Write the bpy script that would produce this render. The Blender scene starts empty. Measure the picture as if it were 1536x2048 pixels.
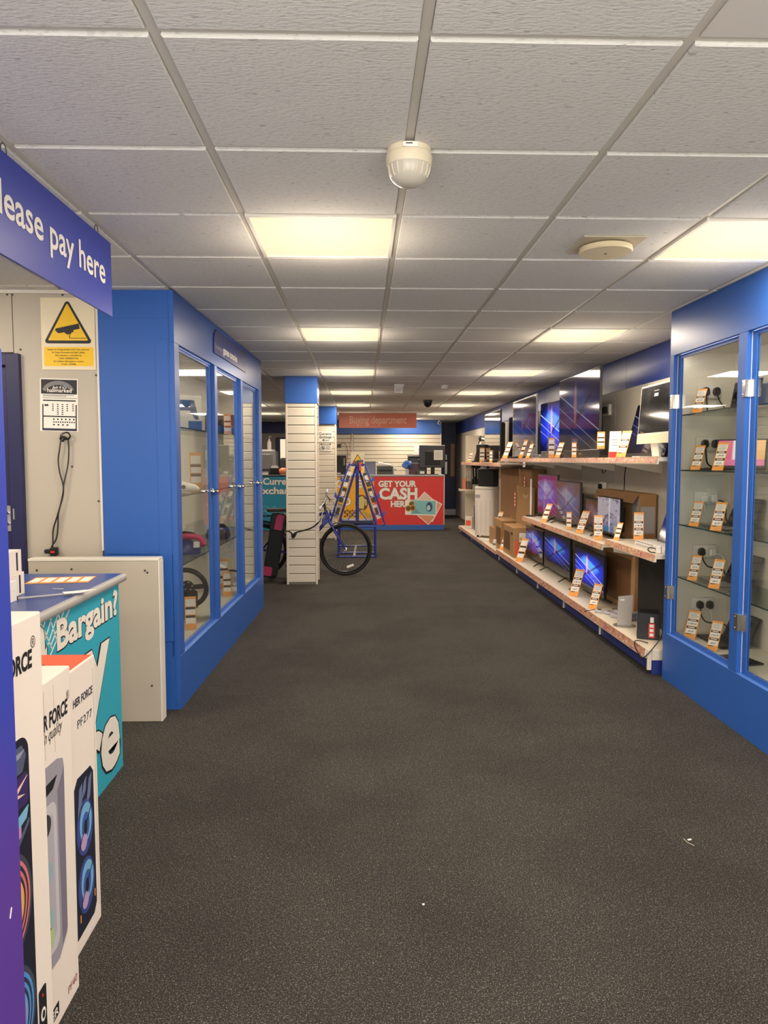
import bpy, bmesh, math, random
from mathutils import Vector, Matrix, Euler
random.seed(7)
R = math.radians
PI = math.pi
scene = bpy.context.scene
C = scene.collection

# ---------------------------------------------------------------- camera
CAM_H = 1.435
ZC = 2.371                       # underside of the ceiling tiles
cam_d = bpy.data.cameras.new('camera')
cam_d.sensor_fit = 'HORIZONTAL'
cam_d.sensor_width = 36.0
cam_d.lens = 36.0 * 1470 / 1536
cam_d.clip_start = 0.02
cam_d.clip_end = 200
cam = bpy.data.objects.new('camera', cam_d)
C.objects.link(cam)
cam.location = (0, 0, CAM_H)
cam.rotation_euler = (PI / 2 - 0.0713, 0, -0.0291)
scene.camera = cam

# ---------------------------------------------------------------- world: overcast daylight, reaches the room through the shopfront behind the camera
w = bpy.data.worlds.new('sky')
scene.world = w
w.use_nodes = True
bg = w.node_tree.nodes['Background']
bg.inputs['Color'].default_value = (1.0, 0.96, 0.90, 1)
bg.inputs['Strength'].default_value = 6.2
LAMP_W = 23.0          # downlight of each panel
UPFILL_W = 3.3          # added unseen uplight below each panel, brightens the ceiling
LAMP_COL = (1.0, 0.84, 0.66)
scene.view_settings.view_transform = 'Standard'
scene.view_settings.look = 'None'
scene.view_settings.exposure = 0.0
scene.view_settings.gamma = 1.0
scene.view_settings.use_curve_mapping = False

# ---------------------------------------------------------------- mesh helpers
class MB:
    """collects shapes; build() links them as one mesh object"""
    def __init__(s):
        s.v = []; s.f = []; s.m = []
    def add(s, vs, fs, m=0):
        o = len(s.v)
        s.v += [tuple(p) for p in vs]
        for f in fs:
            s.f.append([i + o for i in f]); s.m.append(m)
        return s
    def box(s, x0, x1, y0, y1, z0, z1, m=0):
        vs = [(x0,y0,z0),(x1,y0,z0),(x1,y1,z0),(x0,y1,z0),(x0,y0,z1),(x1,y0,z1),(x1,y1,z1),(x0,y1,z1)]
        return s.add(vs, [(3,2,1,0),(4,5,6,7),(0,1,5,4),(1,2,6,5),(2,3,7,6),(3,0,4,7)], m)
    def obox(s, mat, x0, x1, y0, y1, z0, z1, m=0):
        vs = [(x0,y0,z0),(x1,y0,z0),(x1,y1,z0),(x0,y1,z0),(x0,y0,z1),(x1,y0,z1),(x1,y1,z1),(x0,y1,z1)]
        return s.add([mat @ Vector(p) for p in vs], [(3,2,1,0),(4,5,6,7),(0,1,5,4),(1,2,6,5),(2,3,7,6),(3,0,4,7)], m)
    def quad(s, a, b, c, d, m=0):
        return s.add([a, b, c, d], [(0,1,2,3)], m)
    def plate(s, poly, y0, y1, m=0):
        """polygon in (x, z) given counter-clockwise seen from -y, extruded from y0 (front) to y1"""
        n = len(poly)
        vs = [(x, y0, z) for x, z in poly] + [(x, y1, z) for x, z in poly]
        fs = [tuple(range(n)), tuple(range(2*n-1, n-1, -1))]
        fs += [(i, i+n, (i+1) % n + n, (i+1) % n) for i in range(n)]
        return s.add(vs, fs, m)
    def prism(s, poly, z0, z1, m=0):
        """polygon in (x, y) counter-clockwise, extruded upward"""
        n = len(poly)
        vs = [(x, y, z0) for x, y in poly] + [(x, y, z1) for x, y in poly]
        fs = [tuple(range(n-1, -1, -1)), tuple(range(n, 2*n))]
        fs += [(i, (i+1) % n, (i+1) % n + n, i+n) for i in range(n)]
        return s.add(vs, fs, m)
    def prof_y(s, poly, y0, y1, m=0):
        return s.plate(poly, y0, y1, m)
    def prof_x(s, poly, x0, x1, m=0):
        """polygon in (y, z), extruded along x"""
        n = len(poly)
        vs = [(x0, y, z) for y, z in poly] + [(x1, y, z) for y, z in poly]
        fs = [tuple(range(n-1, -1, -1)), tuple(range(n, 2*n))]
        fs += [(i, (i+1) % n, (i+1) % n + n, i+n) for i in range(n)]
        return s.add(vs, fs, m)
    def tube(s, pts, r, seg=8, closed=False, m=0, cap=True):
        pts = [Vector(p) for p in pts]
        n = len(pts)
        rr = r if isinstance(r, (list, tuple)) else [r] * n
        tan = []
        for i in range(n):
            if closed: t = pts[(i+1) % n] - pts[i-1]
            else: t = pts[min(i+1, n-1)] - pts[max(i-1, 0)]
            tan.append(t.normalized() if t.length > 1e-9 else Vector((0,0,1)))
        up = Vector((0,0,1)) if abs(tan[0].z) < 0.9 else Vector((1,0,0))
        nrm = (up - tan[0] * up.dot(tan[0])).normalized()
        vs = []
        for i in range(n):
            nrm = (nrm - tan[i] * nrm.dot(tan[i]))
            nrm = nrm.normalized() if nrm.length > 1e-6 else tan[i].orthogonal().normalized()
            b = tan[i].cross(nrm)
            for k in range(seg):
                a = 2 * PI * k / seg
                vs.append(pts[i] + (nrm * math.cos(a) + b * math.sin(a)) * rr[i])
        fs = []
        for i in range(n if closed else n - 1):
            j = (i + 1) % n
            for k in range(seg):
                l = (k + 1) % seg
                fs.append((i*seg+k, i*seg+l, j*seg+l, j*seg+k))
        if cap and not closed:
            fs.append(tuple(range(seg-1, -1, -1)))
            fs.append(tuple((n-1)*seg + k for k in range(seg)))
        return s.add(vs, fs, m)
    def lathe(s, prof, seg=24, c=(0,0,0), axis='z', m=0, cap=True):
        vs = []
        for r, z in prof:
            for k in range(seg):
                a = 2 * PI * k / seg
                x, y = r * math.cos(a), r * math.sin(a)
                p = (x, y, z) if axis == 'z' else (x, z, -y) if axis == 'y' else (z, x, y)
                vs.append((p[0]+c[0], p[1]+c[1], p[2]+c[2]))
        fs = []
        for i in range(len(prof) - 1):
            for k in range(seg):
                l = (k + 1) % seg
                fs.append((i*seg+k, i*seg+l, (i+1)*seg+l, (i+1)*seg+k))
        if cap:
            fs.append(tuple(range(seg-1, -1, -1)))
            fs.append(tuple((len(prof)-1)*seg + k for k in range(seg)))
        return s.add(vs, fs, m)
    def mesh(s, name, mats, bevel=0, smooth=False, bseg=1):
        me = bpy.data.meshes.new(name)
        me.from_pydata(s.v, [], s.f)
        for mt in (mats if isinstance(mats, (list, tuple)) else [mats]):
            me.materials.append(mt)
        me.polygons.foreach_set('material_index', s.m)
        if bevel or smooth or True:
            bm = bmesh.new(); bm.from_mesh(me)
            bmesh.ops.recalc_face_normals(bm, faces=bm.faces)
            if bevel:
                bmesh.ops.bevel(bm, geom=[e for e in bm.edges if len(e.link_faces) == 2 and e.calc_face_angle(0) > 0.6],
                                offset=bevel, segments=bseg, profile=0.6, affect='EDGES', clamp_overlap=True)
            if smooth:
                for f in bm.faces: f.smooth = True
                for e in bm.edges:
                    if len(e.link_faces) == 2 and e.calc_face_angle(0) > 0.75: e.smooth = False
            bm.to_mesh(me); bm.free()
        return me

def link(name, data, parent=None, loc=None, rot=None):
    o = bpy.data.objects.new(name, data)
    C.objects.link(o)
    if parent is not None: o.parent = parent
    if loc is not None: o.location = loc
    if rot is not None: o.rotation_euler = rot
    return o
def obj(name, mb, mats, parent=None, bevel=0, smooth=False, loc=None, rot=None, bseg=1):
    return link(name, mb.mesh(name, mats, bevel, smooth, bseg), parent, loc, rot)
def tag(o, label, cat, group=None):
    o['label'] = label; o['category'] = cat
    if group: o['group'] = group
    return o
def thing(name, label, cat, loc=(0,0,0), rotz=0, group=None, tilt=0, roll=0):
    o = link(name, None, None, loc, (tilt, roll, rotz))
    o.empty_display_size = 0.05
    return tag(o, label, cat, group)
def struct(name, mb, mats, bevel=0, loc=None):
    o = obj(name, mb, mats, None, bevel, loc=loc)
    o['kind'] = 'structure'
    return o
def box(name, parent, mat, x0, x1, y0, y1, z0, z1, bevel=0):
    return obj(name, MB().box(x0, x1, y0, y1, z0, z1), mat, parent, bevel)
def rrect(x0, x1, z0, z1, r, n=5):
    out = []
    for cx, cz, a0 in ((x1-r, z0+r, -90), (x1-r, z1-r, 0), (x0+r, z1-r, 90), (x0+r, z0+r, 180)):
        for k in range(n + 1):
            a = R(a0 + 90 * k / n)
            out.append((cx + r * math.cos(a), cz + r * math.sin(a)))
    return out
def ellipse(cx, cz, rx, rz, n=24):
    return [(cx + rx * math.cos(2*PI*k/n), cz + rz * math.sin(2*PI*k/n)) for k in range(n)]
def smooth_path(pts, n=6):
    """Catmull-Rom through the points"""
    P = [Vector(p) for p in pts]
    P = [P[0] * 2 - P[1]] + P + [P[-1] * 2 - P[-2]]
    out = []
    for i in range(1, len(P) - 2):
        a, b, c, d = P[i-1], P[i], P[i+1], P[i+2]
        for k in range(n):
            t = k / n
            out.append(0.5 * ((2*b) + (c - a) * t + (2*a - 5*b + 4*c - d) * t*t + (3*b - a - 3*c + d) * t**3))
    out.append(P[-2])
    return out

_txt = {}
def text_mesh(body, size, bold=0.0, align='LEFT', shear=0.0, spacing=1.0, res=3):
    cu = bpy.data.curves.new('lettering', 'FONT')
    cu.body = body; cu.size = size; cu.offset = bold * size; cu.align_x = align
    cu.shear = shear; cu.space_character = spacing; cu.resolution_u = res; cu.fill_mode = 'FRONT'
    o = bpy.data.objects.new('lettering', cu)
    me = bpy.data.meshes.new_from_object(o)
    bpy.data.objects.remove(o); bpy.data.curves.remove(cu)
    return me
def text(parent, body, mat, size, x, z, y=-0.001, bold=0.0, align='LEFT', sx=1.0, shear=0.0, spacing=1.0, name='lettering', flat=False, res=3, ang=0.0, mirror_down=False):
    """flat print in the parent's local x-z plane facing -y (flat=True: x-y plane facing up)"""
    me = text_mesh(body, size, bold, align, shear, spacing, res)
    ca, sa = math.cos(ang), math.sin(ang)
    for v in me.vertices:
        a, b = v.co.x * sx, v.co.y
        a, b = a*ca - b*sa, a*sa + b*ca
        v.co = (x + a, z + b, y) if flat else (x + a, y, z + b)
    me.materials.clear(); me.materials.append(mat)
    return link(name, me, parent)
_cap = []
def fit_text(parent, body, mat, x0, x1, base, cap, y=-0.0008, bold=0.0, shear=0.0, res=3, name='lettering', ref='H'):
    """lettering stretched to run from x0 to x1 with the given capital height"""
    me = text_mesh(body, 1.0, bold, 'LEFT', shear, 1.0, res)
    hm = text_mesh(ref, 1.0, 0.0, 'LEFT', 0.0, 1.0, 2)
    ch = max(v.co.y for v in hm.vertices); bpy.data.meshes.remove(hm)
    a, b = min(v.co.x for v in me.vertices), max(v.co.x for v in me.vertices)
    for v in me.vertices: v.co = (x0 + (v.co.x - a) * (x1 - x0) / (b - a), y, base + v.co.y * cap / ch)
    me.materials.clear(); me.materials.append(mat)
    return link(name, me, parent)
def fit_outlined(parent, body, m_in, m_out, x0, x1, base, cap, y=-0.003, bold=0.03, edge=0.02, dy=0.0008, drop=0.0, **k):
    e = edge * cap * 1.4
    fit_text(parent, body, m_out, x0 - e + drop, x1 + e + drop, base - drop, cap, y, bold + edge, name='lettering_outline', **k)
    return fit_text(parent, body, m_in, x0, x1, base, cap, y - dy, bold, **k)
def outlined(parent, body, m_in, m_out, size, x, z, y=-0.001, bold=0.02, edge=0.02, dy=0.0008, drop=(0,0), **k):
    text(parent, body, m_out, size, x + drop[0], z + drop[1], y, bold + edge, name='lettering_outline', **k)
    return text(parent, body, m_in, size, x, z, y - dy, bold, **k)

# ---------------------------------------------------------------- materials
def lin(c):
    return tuple(((x/255)/12.92 if x/255 <= 0.04045 else ((x/255+0.055)/1.055)**2.4) for x in c)
_m = {}
def mat(name, rgb, rough=0.5, metal=0.0, spec=0.5, var=0.0, vscale=8.0, bump=0.0, bscale=60.0, emit=0.0, coat=0.0, alpha=None):
    if name in _m: return _m[name]
    m = bpy.data.materials.new(name); m.use_nodes = True
    nt = m.node_tree; b = nt.nodes['Principled BSDF']
    c = lin(rgb)
    b.inputs['Base Color'].default_value = (*c, 1)
    b.inputs['Roughness'].default_value = rough
    b.inputs['Metallic'].default_value = metal
    b.inputs['Specular IOR Level'].default_value = spec
    if coat:
        b.inputs['Coat Weight'].default_value = coat; b.inputs['Coat Roughness'].default_value = 0.06
    if emit:
        b.inputs['Emission Color'].default_value = (*c, 1); b.inputs['Emission Strength'].default_value = emit
    tc = nt.nodes.new('ShaderNodeTexCoord')
    if var:
        n = nt.nodes.new('ShaderNodeTexNoise'); n.inputs['Scale'].default_value = vscale; n.inputs['Detail'].default_value = 4
        nt.links.new(tc.outputs['Object'], n.inputs['Vector'])
        mx = nt.nodes.new('ShaderNodeMix'); mx.data_type = 'RGBA'
        mx.inputs[6].default_value = (*[x*(1-var) for x in c], 1); mx.inputs[7].default_value = (*[min(1, x*(1+var)) for x in c], 1)
        nt.links.new(n.outputs['Fac'], mx.inputs[0]); nt.links.new(mx.outputs[2], b.inputs['Base Color'])
    if bump:
        n2 = nt.nodes.new('ShaderNodeTexNoise'); n2.inputs['Scale'].default_value = bscale; n2.inputs['Detail'].default_value = 3
        nt.links.new(tc.outputs['Object'], n2.inputs['Vector'])
        bp = nt.nodes.new('ShaderNodeBump'); bp.inputs['Strength'].default_value = bump; bp.inputs['Distance'].default_value = 0.002
        nt.links.new(n2.outputs['Fac'], bp.inputs['Height']); nt.links.new(bp.outputs['Normal'], b.inputs['Normal'])
    _m[name] = m
    return m

class G:
    """small wrapper to write node maths"""
    def __init__(s, m): s.nt = m.node_tree
    def val(s, op, a, b=None, c=None):
        n = s.nt.nodes.new('ShaderNodeMath'); n.operation = op
        for i, x in enumerate((a, b, c)):
            if x is None: continue
            if hasattr(x, 'is_output'): s.nt.links.new(x, n.inputs[i])
            else: n.inputs[i].default_value = x
        return n.outputs[0]
    def lerp(s, fac, a, b):
        n = s.nt.nodes.new('ShaderNodeMix'); n.data_type = 'RGBA'
        for i, x in ((0, fac), (6, a), (7, b)):
            if hasattr(x, 'is_output'): s.nt.links.new(x, n.inputs[i])
            elif i == 0: n.inputs[0].default_value = x
            else: n.inputs[i].default_value = (*x, 1)
        return n.outputs[2]
    def step(s, d, lo, hi):
        """1 at d<=lo to 0 at d>=hi"""
        n = s.nt.nodes.new('ShaderNodeMapRange'); n.clamp = True
        s.nt.links.new(d, n.inputs[0]); n.inputs[1].default_value = lo; n.inputs[2].default_value = hi
        n.inputs[3].default_value = 1.0; n.inputs[4].default_value = 0.0
        return n.outputs[0]
    def gen(s, which='Generated'):
        tc = s.nt.nodes.new('ShaderNodeTexCoord'); sp = s.nt.nodes.new('ShaderNodeSeparateXYZ')
        s.nt.links.new(tc.outputs[which], sp.inputs[0])
        return sp.outputs, tc.outputs[which]

def screen_mat(name, strength, blue=(0.02, 0.05, 0.75), dark=(0.004, 0.004, 0.03), light=(0.10, 0.35, 1.0), flare=(1.0, 0.45, 0.35), wash=None):
    """a television picture: blue planes cut by white streaks and an upright flare of light"""
    if name in _m: return _m[name]
    m = bpy.data.materials.new(name); m.use_nodes = True
    b = m.node_tree.nodes['Principled BSDF']
    g = G(m); (u, _y, v), vec = g.gen()
    dx = g.val('SUBTRACT', u, 0.5); dz = g.val('SUBTRACT', v, 0.5)
    rad = g.val('SQRT', g.val('ADD', g.val('MULTIPLY', g.val('MULTIPLY', dx, dx), 1.2), g.val('MULTIPLY', g.val('MULTIPLY', dz, dz), 2.2)))
    col = g.lerp(g.step(rad, 0.25, 0.72), dark, blue)
    # lighter plane in the upper middle, bounded by two diagonals
    d1 = g.val('ADD', v, g.val('MULTIPLY', u, 0.55))
    d2 = g.val('SUBTRACT', v, g.val('MULTIPLY', u, 0.9))
    pl = g.val('MULTIPLY', g.step(g.val('ABSOLUTE', g.val('SUBTRACT', d1, 0.93)), 0.10, 0.17), g.step(g.val('ABSOLUTE', g.val('SUBTRACT', d2, 0.18)), 0.22, 0.42))
    col = g.lerp(pl, col, light)
    for c0, wd, k, tone in ((0.80, 0.012, 0.55, 0.95), (0.62, 0.008, 0.55, 0.7), (0.46, 0.007, 0.5, 0.55)):
        d = g.val('ABSOLUTE', g.val('SUBTRACT', g.val('ADD', v, g.val('MULTIPLY', u, k)), c0))
        col = g.lerp(g.val('MULTIPLY', g.step(d, wd*0.3, wd), tone), col, (0.75, 0.85, 1.0))
    d = g.val('ABSOLUTE', g.val('SUBTRACT', d2, -0.02))
    col = g.lerp(g.val('MULTIPLY', g.step(d, 0.02, 0.05), 0.75), col, dark)
    # flare
    fw = g.val('ABSOLUTE', g.val('SUBTRACT', u, 0.44))
    fh = g.val('ABSOLUTE', g.val('SUBTRACT', v, 0.62))
    fl = g.val('MULTIPLY', g.step(g.val('ADD', fw, g.val('MULTIPLY', fh, 0.10)), 0.02, 0.055), g.step(fh, 0.2, 0.32))
    col = g.lerp(g.val('MULTIPLY', fl, 0.8), col, flare)
    if wash: col = g.lerp(wash[1], col, wash[0])
    b.inputs['Base Color'].default_value = (0.006, 0.006, 0.008, 1)
    b.inputs['Roughness'].default_value = 0.08
    m.node_tree.links.new(col, b.inputs['Emission Color'])
    b.inputs['Emission Strength'].default_value = strength
    _m[name] = m
    return m

def glass_mat(name, tint=(0.97, 0.985, 0.98), gloss=1.0):
    m = bpy.data.materials.new(name); m.use_nodes = True
    nt = m.node_tree; nt.nodes.clear()
    out = nt.nodes.new('ShaderNodeOutputMaterial'); mx = nt.nodes.new('ShaderNodeMixShader')
    tr = nt.nodes.new('ShaderNodeBsdfTransparent'); gl = nt.nodes.new('ShaderNodeBsdfGlossy')
    fr = nt.nodes.new('ShaderNodeFresnel')
    ge = nt.nodes.new('ShaderNodeNewGeometry'); ior = nt.nodes.new('ShaderNodeMath'); ior.operation = 'MULTIPLY_ADD'   # same reflectance from either side of a thin sheet
    ior.inputs[1].default_value = 1/1.42 - 1.42; ior.inputs[2].default_value = 1.42
    nt.links.new(ge.outputs['Backfacing'], ior.inputs[0]); nt.links.new(ior.outputs[0], fr.inputs['IOR'])
    tr.inputs['Color'].default_value = (*tint, 1); gl.inputs['Roughness'].default_value = 0.01
    mu = nt.nodes.new('ShaderNodeMath'); mu.operation = 'MULTIPLY'; mu.inputs[1].default_value = gloss
    nt.links.new(fr.outputs[0], mu.inputs[0]); nt.links.new(mu.outputs[0], mx.inputs[0])
    nt.links.new(tr.outputs[0], mx.inputs[1]); nt.links.new(gl.outputs[0], mx.inputs[2]); nt.links.new(mx.outputs[0], out.inputs[0])
    return m

def carpet_mat():
    m = bpy.data.materials.new('carpet'); m.use_nodes = True
    nt = m.node_tree; b = nt.nodes['Principled BSDF']; g = G(m)
    _, vec = g.gen('Object')
    def noise(s, d=2, r=0.6):
        n = nt.nodes.new('ShaderNodeTexNoise'); n.inputs['Scale'].default_value = s; n.inputs['Detail'].default_value = d; n.inputs['Roughness'].default_value = r
        nt.links.new(vec, n.inputs['Vector']); return n.outputs['Fac']
    f1 = noise(240, 3, 0.75); big = noise(1.3, 3); mid = noise(9, 3)
    fleck = g.val('MAXIMUM', g.step(f1, 0.66, 0.54), g.val('MULTIPLY', g.step(noise(85, 3, 0.8), 0.68, 0.58), 0.55))
    col = g.lerp(fleck, (0.034, 0.0315, 0.029), (0.30, 0.28, 0.25))
    col = g.lerp(g.val('MULTIPLY', g.step(noise(330, 2), 0.36, 0.46), 0.6), col, (0.008, 0.006, 0.006))
    col = g.lerp(g.step(big, 0.62, 0.40), col, g.lerp(0.22, col, (0.0, 0.0, 0.0)))
    col = g.lerp(g.val('MULTIPLY', g.step(mid, 0.7, 0.45), 0.1), col, (0.05, 0.045, 0.04))
    nt.links.new(col, b.inputs['Base Color'])
    b.inputs['Roughness'].default_value = 0.95; b.inputs['Specular IOR Level'].default_value = 0.15
    bp = nt.nodes.new('ShaderNodeBump'); bp.inputs['Strength'].default_value = 0.5; bp.inputs['Distance'].default_value = 0.003
    nt.links.new(f1, bp.inputs['Height']); nt.links.new(bp.outputs['Normal'], b.inputs['Normal'])
    return m

def tile_mat():
    m = bpy.data.materials.new('mineral_tile'); m.use_nodes = True
    nt = m.node_tree; b = nt.nodes['Principled BSDF']; g = G(m)
    geo = nt.nodes.new('ShaderNodeNewGeometry')
    mp = nt.nodes.new('ShaderNodeMapping'); mp.inputs['Scale'].default_value = (0.7, 1.6, 1)
    nt.links.new(geo.outputs['Position'], mp.inputs['Vector'])
    def noise(s, d=3, r=0.6):
        n = nt.nodes.new('ShaderNodeTexNoise'); n.inputs['Scale'].default_value = s; n.inputs['Detail'].default_value = d; n.inputs['Roughness'].default_value = r
        nt.links.new(mp.outputs[0], n.inputs['Vector']); return n.outputs['Fac']
    pit = noise(70, 3, 0.6); spot = noise(38, 2, 0.5)
    col = g.lerp(g.step(pit, 0.36, 0.44), (0.70, 0.685, 0.65), (0.60, 0.585, 0.55))
    col = g.lerp(g.val('MULTIPLY', g.step(spot, 0.27, 0.31), 0.7), col, (0.33, 0.32, 0.30))
    col = g.lerp(g.step(noise(0.9, 2), 0.35, 0.65), col, g.lerp(0.05, col, (0.3, 0.27, 0.22)))
    nt.links.new(col, b.inputs['Base Color'])
    b.inputs['Roughness'].default_value = 0.9; b.inputs['Specular IOR Level'].default_value = 0.2
    bp = nt.nodes.new('ShaderNodeBump'); bp.inputs['Strength'].default_value = 0.6; bp.inputs['Distance'].default_value = 0.004
    nt.links.new(pit, bp.inputs['Height']); nt.links.new(bp.outputs['Normal'], b.inputs['Normal'])
    return m

def ticket_mat():
    m = bpy.data.materials.new('ticket_strip'); m.use_nodes = True
    nt = m.node_tree; b = nt.nodes['Principled BSDF']; g = G(m)
    _, vec = g.gen('Object')
    mp = nt.nodes.new('ShaderNodeMapping'); mp.inputs['Scale'].default_value = (1, 1, 2.2)
    nt.links.new(vec, mp.inputs['Vector'])
    def noise(s, d=2):
        n = nt.nodes.new('ShaderNodeTexNoise'); n.inputs['Scale'].default_value = s; n.inputs['Detail'].default_value = d
        nt.links.new(mp.outputs[0], n.inputs['Vector']); return n.outputs['Fac']
    col = g.lerp(g.step(noise(6), 0.40, 0.60), (0.60, 0.26, 0.19), (0.62, 0.34, 0.19))
    col = g.lerp(g.step(noise(30, 3), 0.36, 0.44), col, (0.80, 0.62, 0.50))
    col = g.lerp(g.val('MULTIPLY', g.step(noise(21, 3), 0.37, 0.42), 0.8), col, (0.34, 0.09, 0.08))
    nt.links.new(col, b.inputs['Base Color'])
    b.inputs['Roughness'].default_value = 0.35
    return m

M = dict(
    blue=mat('blue_laminate', (44, 94, 176), 0.34, var=0.04, vscale=3),
    bluelit=mat('blue_sill_lit', (70, 120, 205), 0.4),  # cabinet blue lightened for the sill: light on its upturned face painted in
    navy=mat('navy_paint', (26, 30, 78), 0.45),
    navy2=mat('navy_panel', (40, 52, 120), 0.35),
    fascia=mat('blue_fascia', (44, 64, 140), 0.34),
    white=mat('white_paint', (225, 220, 210), 0.45),
    grey=mat('grey_board', (186, 178, 164), 0.5, var=0.03, vscale=4),
    greyp=mat('grey_panel', (194, 187, 174), 0.5, var=0.04, vscale=4),
    inner=mat('cabinet_lining', (226, 218, 202), 0.5, var=0.02, vscale=4),
    cream=mat('cream_slat', (222, 212, 194), 0.45),
    creamg=mat('slat_groove', (120, 112, 100), 0.6),
    tile=tile_mat(), carpet=carpet_mat(), ticket=ticket_mat(),
    tee=mat('ceiling_tee', (205, 200, 188), 0.45),
    black=mat('black_plastic', (18, 18, 20), 0.35),
    black2=mat('black_matt', (14, 14, 15), 0.6),
    rubber=mat('tyre_rubber', (22, 21, 20), 0.75),
    dgrey=mat('dark_grey_plastic', (58, 58, 60), 0.45),
    mgrey=mat('mid_grey_plastic', (120, 120, 122), 0.45),
    lgrey=mat('light_grey_plastic', (176, 174, 178), 0.4),
    silver=mat('silver_metal', (190, 188, 184), 0.3, metal=0.9),
    chrome=mat('chrome', (225, 222, 215), 0.12, metal=1.0),
    shelf=mat('shelf_cream', (222, 212, 194), 0.4),
    card=mat('cardboard', (172, 132, 88), 0.8, var=0.08, vscale=5),
    card2=mat('cardboard_dark', (146, 108, 70), 0.8, var=0.08, vscale=5),
    paper=mat('white_paper', (238, 234, 226), 0.6),
    wbox=mat('white_carton', (236, 226, 218), 0.55, var=0.03, vscale=6),
    orange=mat('tag_orange', (236, 160, 74), 0.45),
    ored=mat('orange_red_print', (232, 96, 62), 0.5),
    red=mat('poster_red', (214, 44, 34), 0.4),
    yellow=mat('poster_yellow', (240, 176, 24), 0.42),
    syellow=mat('sign_yellow', (242, 196, 34), 0.4),
    teal=mat('poster_teal', (52, 172, 200), 0.42),
    teald=mat('poster_teal_deep', (44, 140, 176), 0.42),
    ink=mat('black_ink', (26, 28, 36), 0.5),
    inkn=mat('navy_ink', (40, 46, 66), 0.5),
    wink=mat('white_ink', (240, 236, 228), 0.5),
    gold=mat('gold_print', (196, 160, 76), 0.45),
    banner=mat('blue_banner', (44, 62, 168), 0.4),
    bannero=mat('orange_banner', (196, 100, 66), 0.4),
    worktop=mat('blue_worktop', (52, 78, 146), 0.32, var=0.05, vscale=20),
    edge=mat('grey_edging', (168, 166, 164), 0.4),
    pink=mat('pink_plastic', (196, 50, 100), 0.45),
    rackblue=mat('rack_blue', (44, 60, 160), 0.35),
    framebl=mat('bicycle_blue', (34, 44, 130), 0.25),
    cream2=mat('aged_cream_plastic', (224, 212, 184), 0.45),
    off=mat('off_screen', (10, 10, 14), 0.06, spec=0.7),
    glass=glass_mat('door_glass'), shelfglass=glass_mat('shelf_glass', (0.86, 0.90, 0.88), 0.8),
    glassedge=mat('glass_edge', (40, 62, 60), 0.15),
    green=mat('dark_green_print', (50, 74, 56), 0.5),
    brown=mat('brown_print', (110, 76, 44), 0.6),
)
CLEAR = glass_mat('clear_acrylic', (0.86, 0.86, 0.86), 1.2)
DIFF = bpy.data.materials.new('lamp_diffuser'); DIFF.use_nodes = True
_b = DIFF.node_tree.nodes['Principled BSDF']
_b.inputs['Base Color'].default_value = (0.12, 0.11, 0.09, 1)
_b.inputs['Emission Color'].default_value = (1.0, 0.82, 0.53, 1); _b.inputs['Emission Strength'].default_value = 1.0
# ================================================================ THE SETTING
struct('floor', MB().box(-4.3, 2.6, -1.6, 19.2, -0.06, 0.0), M['carpet'])
wr = struct('wall_right', MB().box(2.42, 2.52, -1.5, 19.1, 0, ZC + 0.05), M['greyp'])
fx = [4.0, 5.45, 6.71, 8.2, 9.7, 11.2, 12.7, 14.2, 15.7, 17.2, 19.0]
for a, b in zip(fx, fx[1:]):
    box('fascia_panel', wr, M['fascia'], 2.404, 2.42, a + 0.002, b - 0.002, 2.078, ZC - 0.001, 0.001)
wf = struct('wall_far', MB().box(-4.3, 2.5, 19.0, 19.1, 0, ZC + 0.05), M['navy'])
box('wall_panel', wf, M['greyp'], -4.25, -1.0, 18.985, 19.0, 0, 2.105)
box('wall_band', wf, M['navy2'], -4.25, -1.0, 18.98, 19.0, 2.106, ZC)
struct('wall_left', MB().box(-3.3, -3.2, -1.5, 4.2, 0, ZC + 0.05), M['grey'])
struct('wall_left_rear', MB().box(-4.4, -4.3, 7.04, 19.1, 0, ZC + 0.05), M['grey'])
wl = struct('wall_left_return', MB().box(-3.3, -1.90, 4.24, 4.30, 0, ZC + 0.05).box(-1.90, -1.55, 4.215, 4.30, 0, ZC + 0.05).box(-1.56, -1.49, 4.215, 7.10, 0, ZC + 0.05).box(-4.3, -1.49, 7.02, 7.10, 0, ZC + 0.05), M['grey'])
box('wall_board', wl, M['grey'], -1.937, -1.478, 4.2, 4.215, 0, ZC - 0.001, 0.001)
box('wall_board', wl, M['grey'], -3.19, -1.941, 4.2, 4.215, 2.03, ZC - 0.001, 0.001)
box('trim_strip', wl, M['white'], -1.478, -1.464, 4.185, 4.2, 0.92, 2.36)
for x, z in ((-1.963, 2.345), (-1.935, 2.345), (-1.660, 2.345), (-1.488, 1.905), (-1.636, 1.395), (-1.493, 1.200), (-1.90, 2.045)):
    obj('screw_head', MB().lathe([(0.006, 0), (0.006, -0.003), (0.003, -0.004)], 8, (x, 4.2, z), 'y'), M['dgrey'], wl)
# trim where the ceiling meets the return wall
struct('trim_1', MB().box(-3.19, -1.06, 4.180, 4.198, ZC - 0.022, ZC - 0.002), M['white'])

# shopfront behind the camera: piers, header and an open doorway
struct('wall_back', MB().box(-3.3, -1.9, -1.5, -1.4, 0, ZC + .05).box(2.15, 2.5, -1.5, -1.4, 0, ZC + .05).box(-1.9, 2.15, -1.5, -1.4, 2.3, ZC + .05), M['white'])

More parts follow.
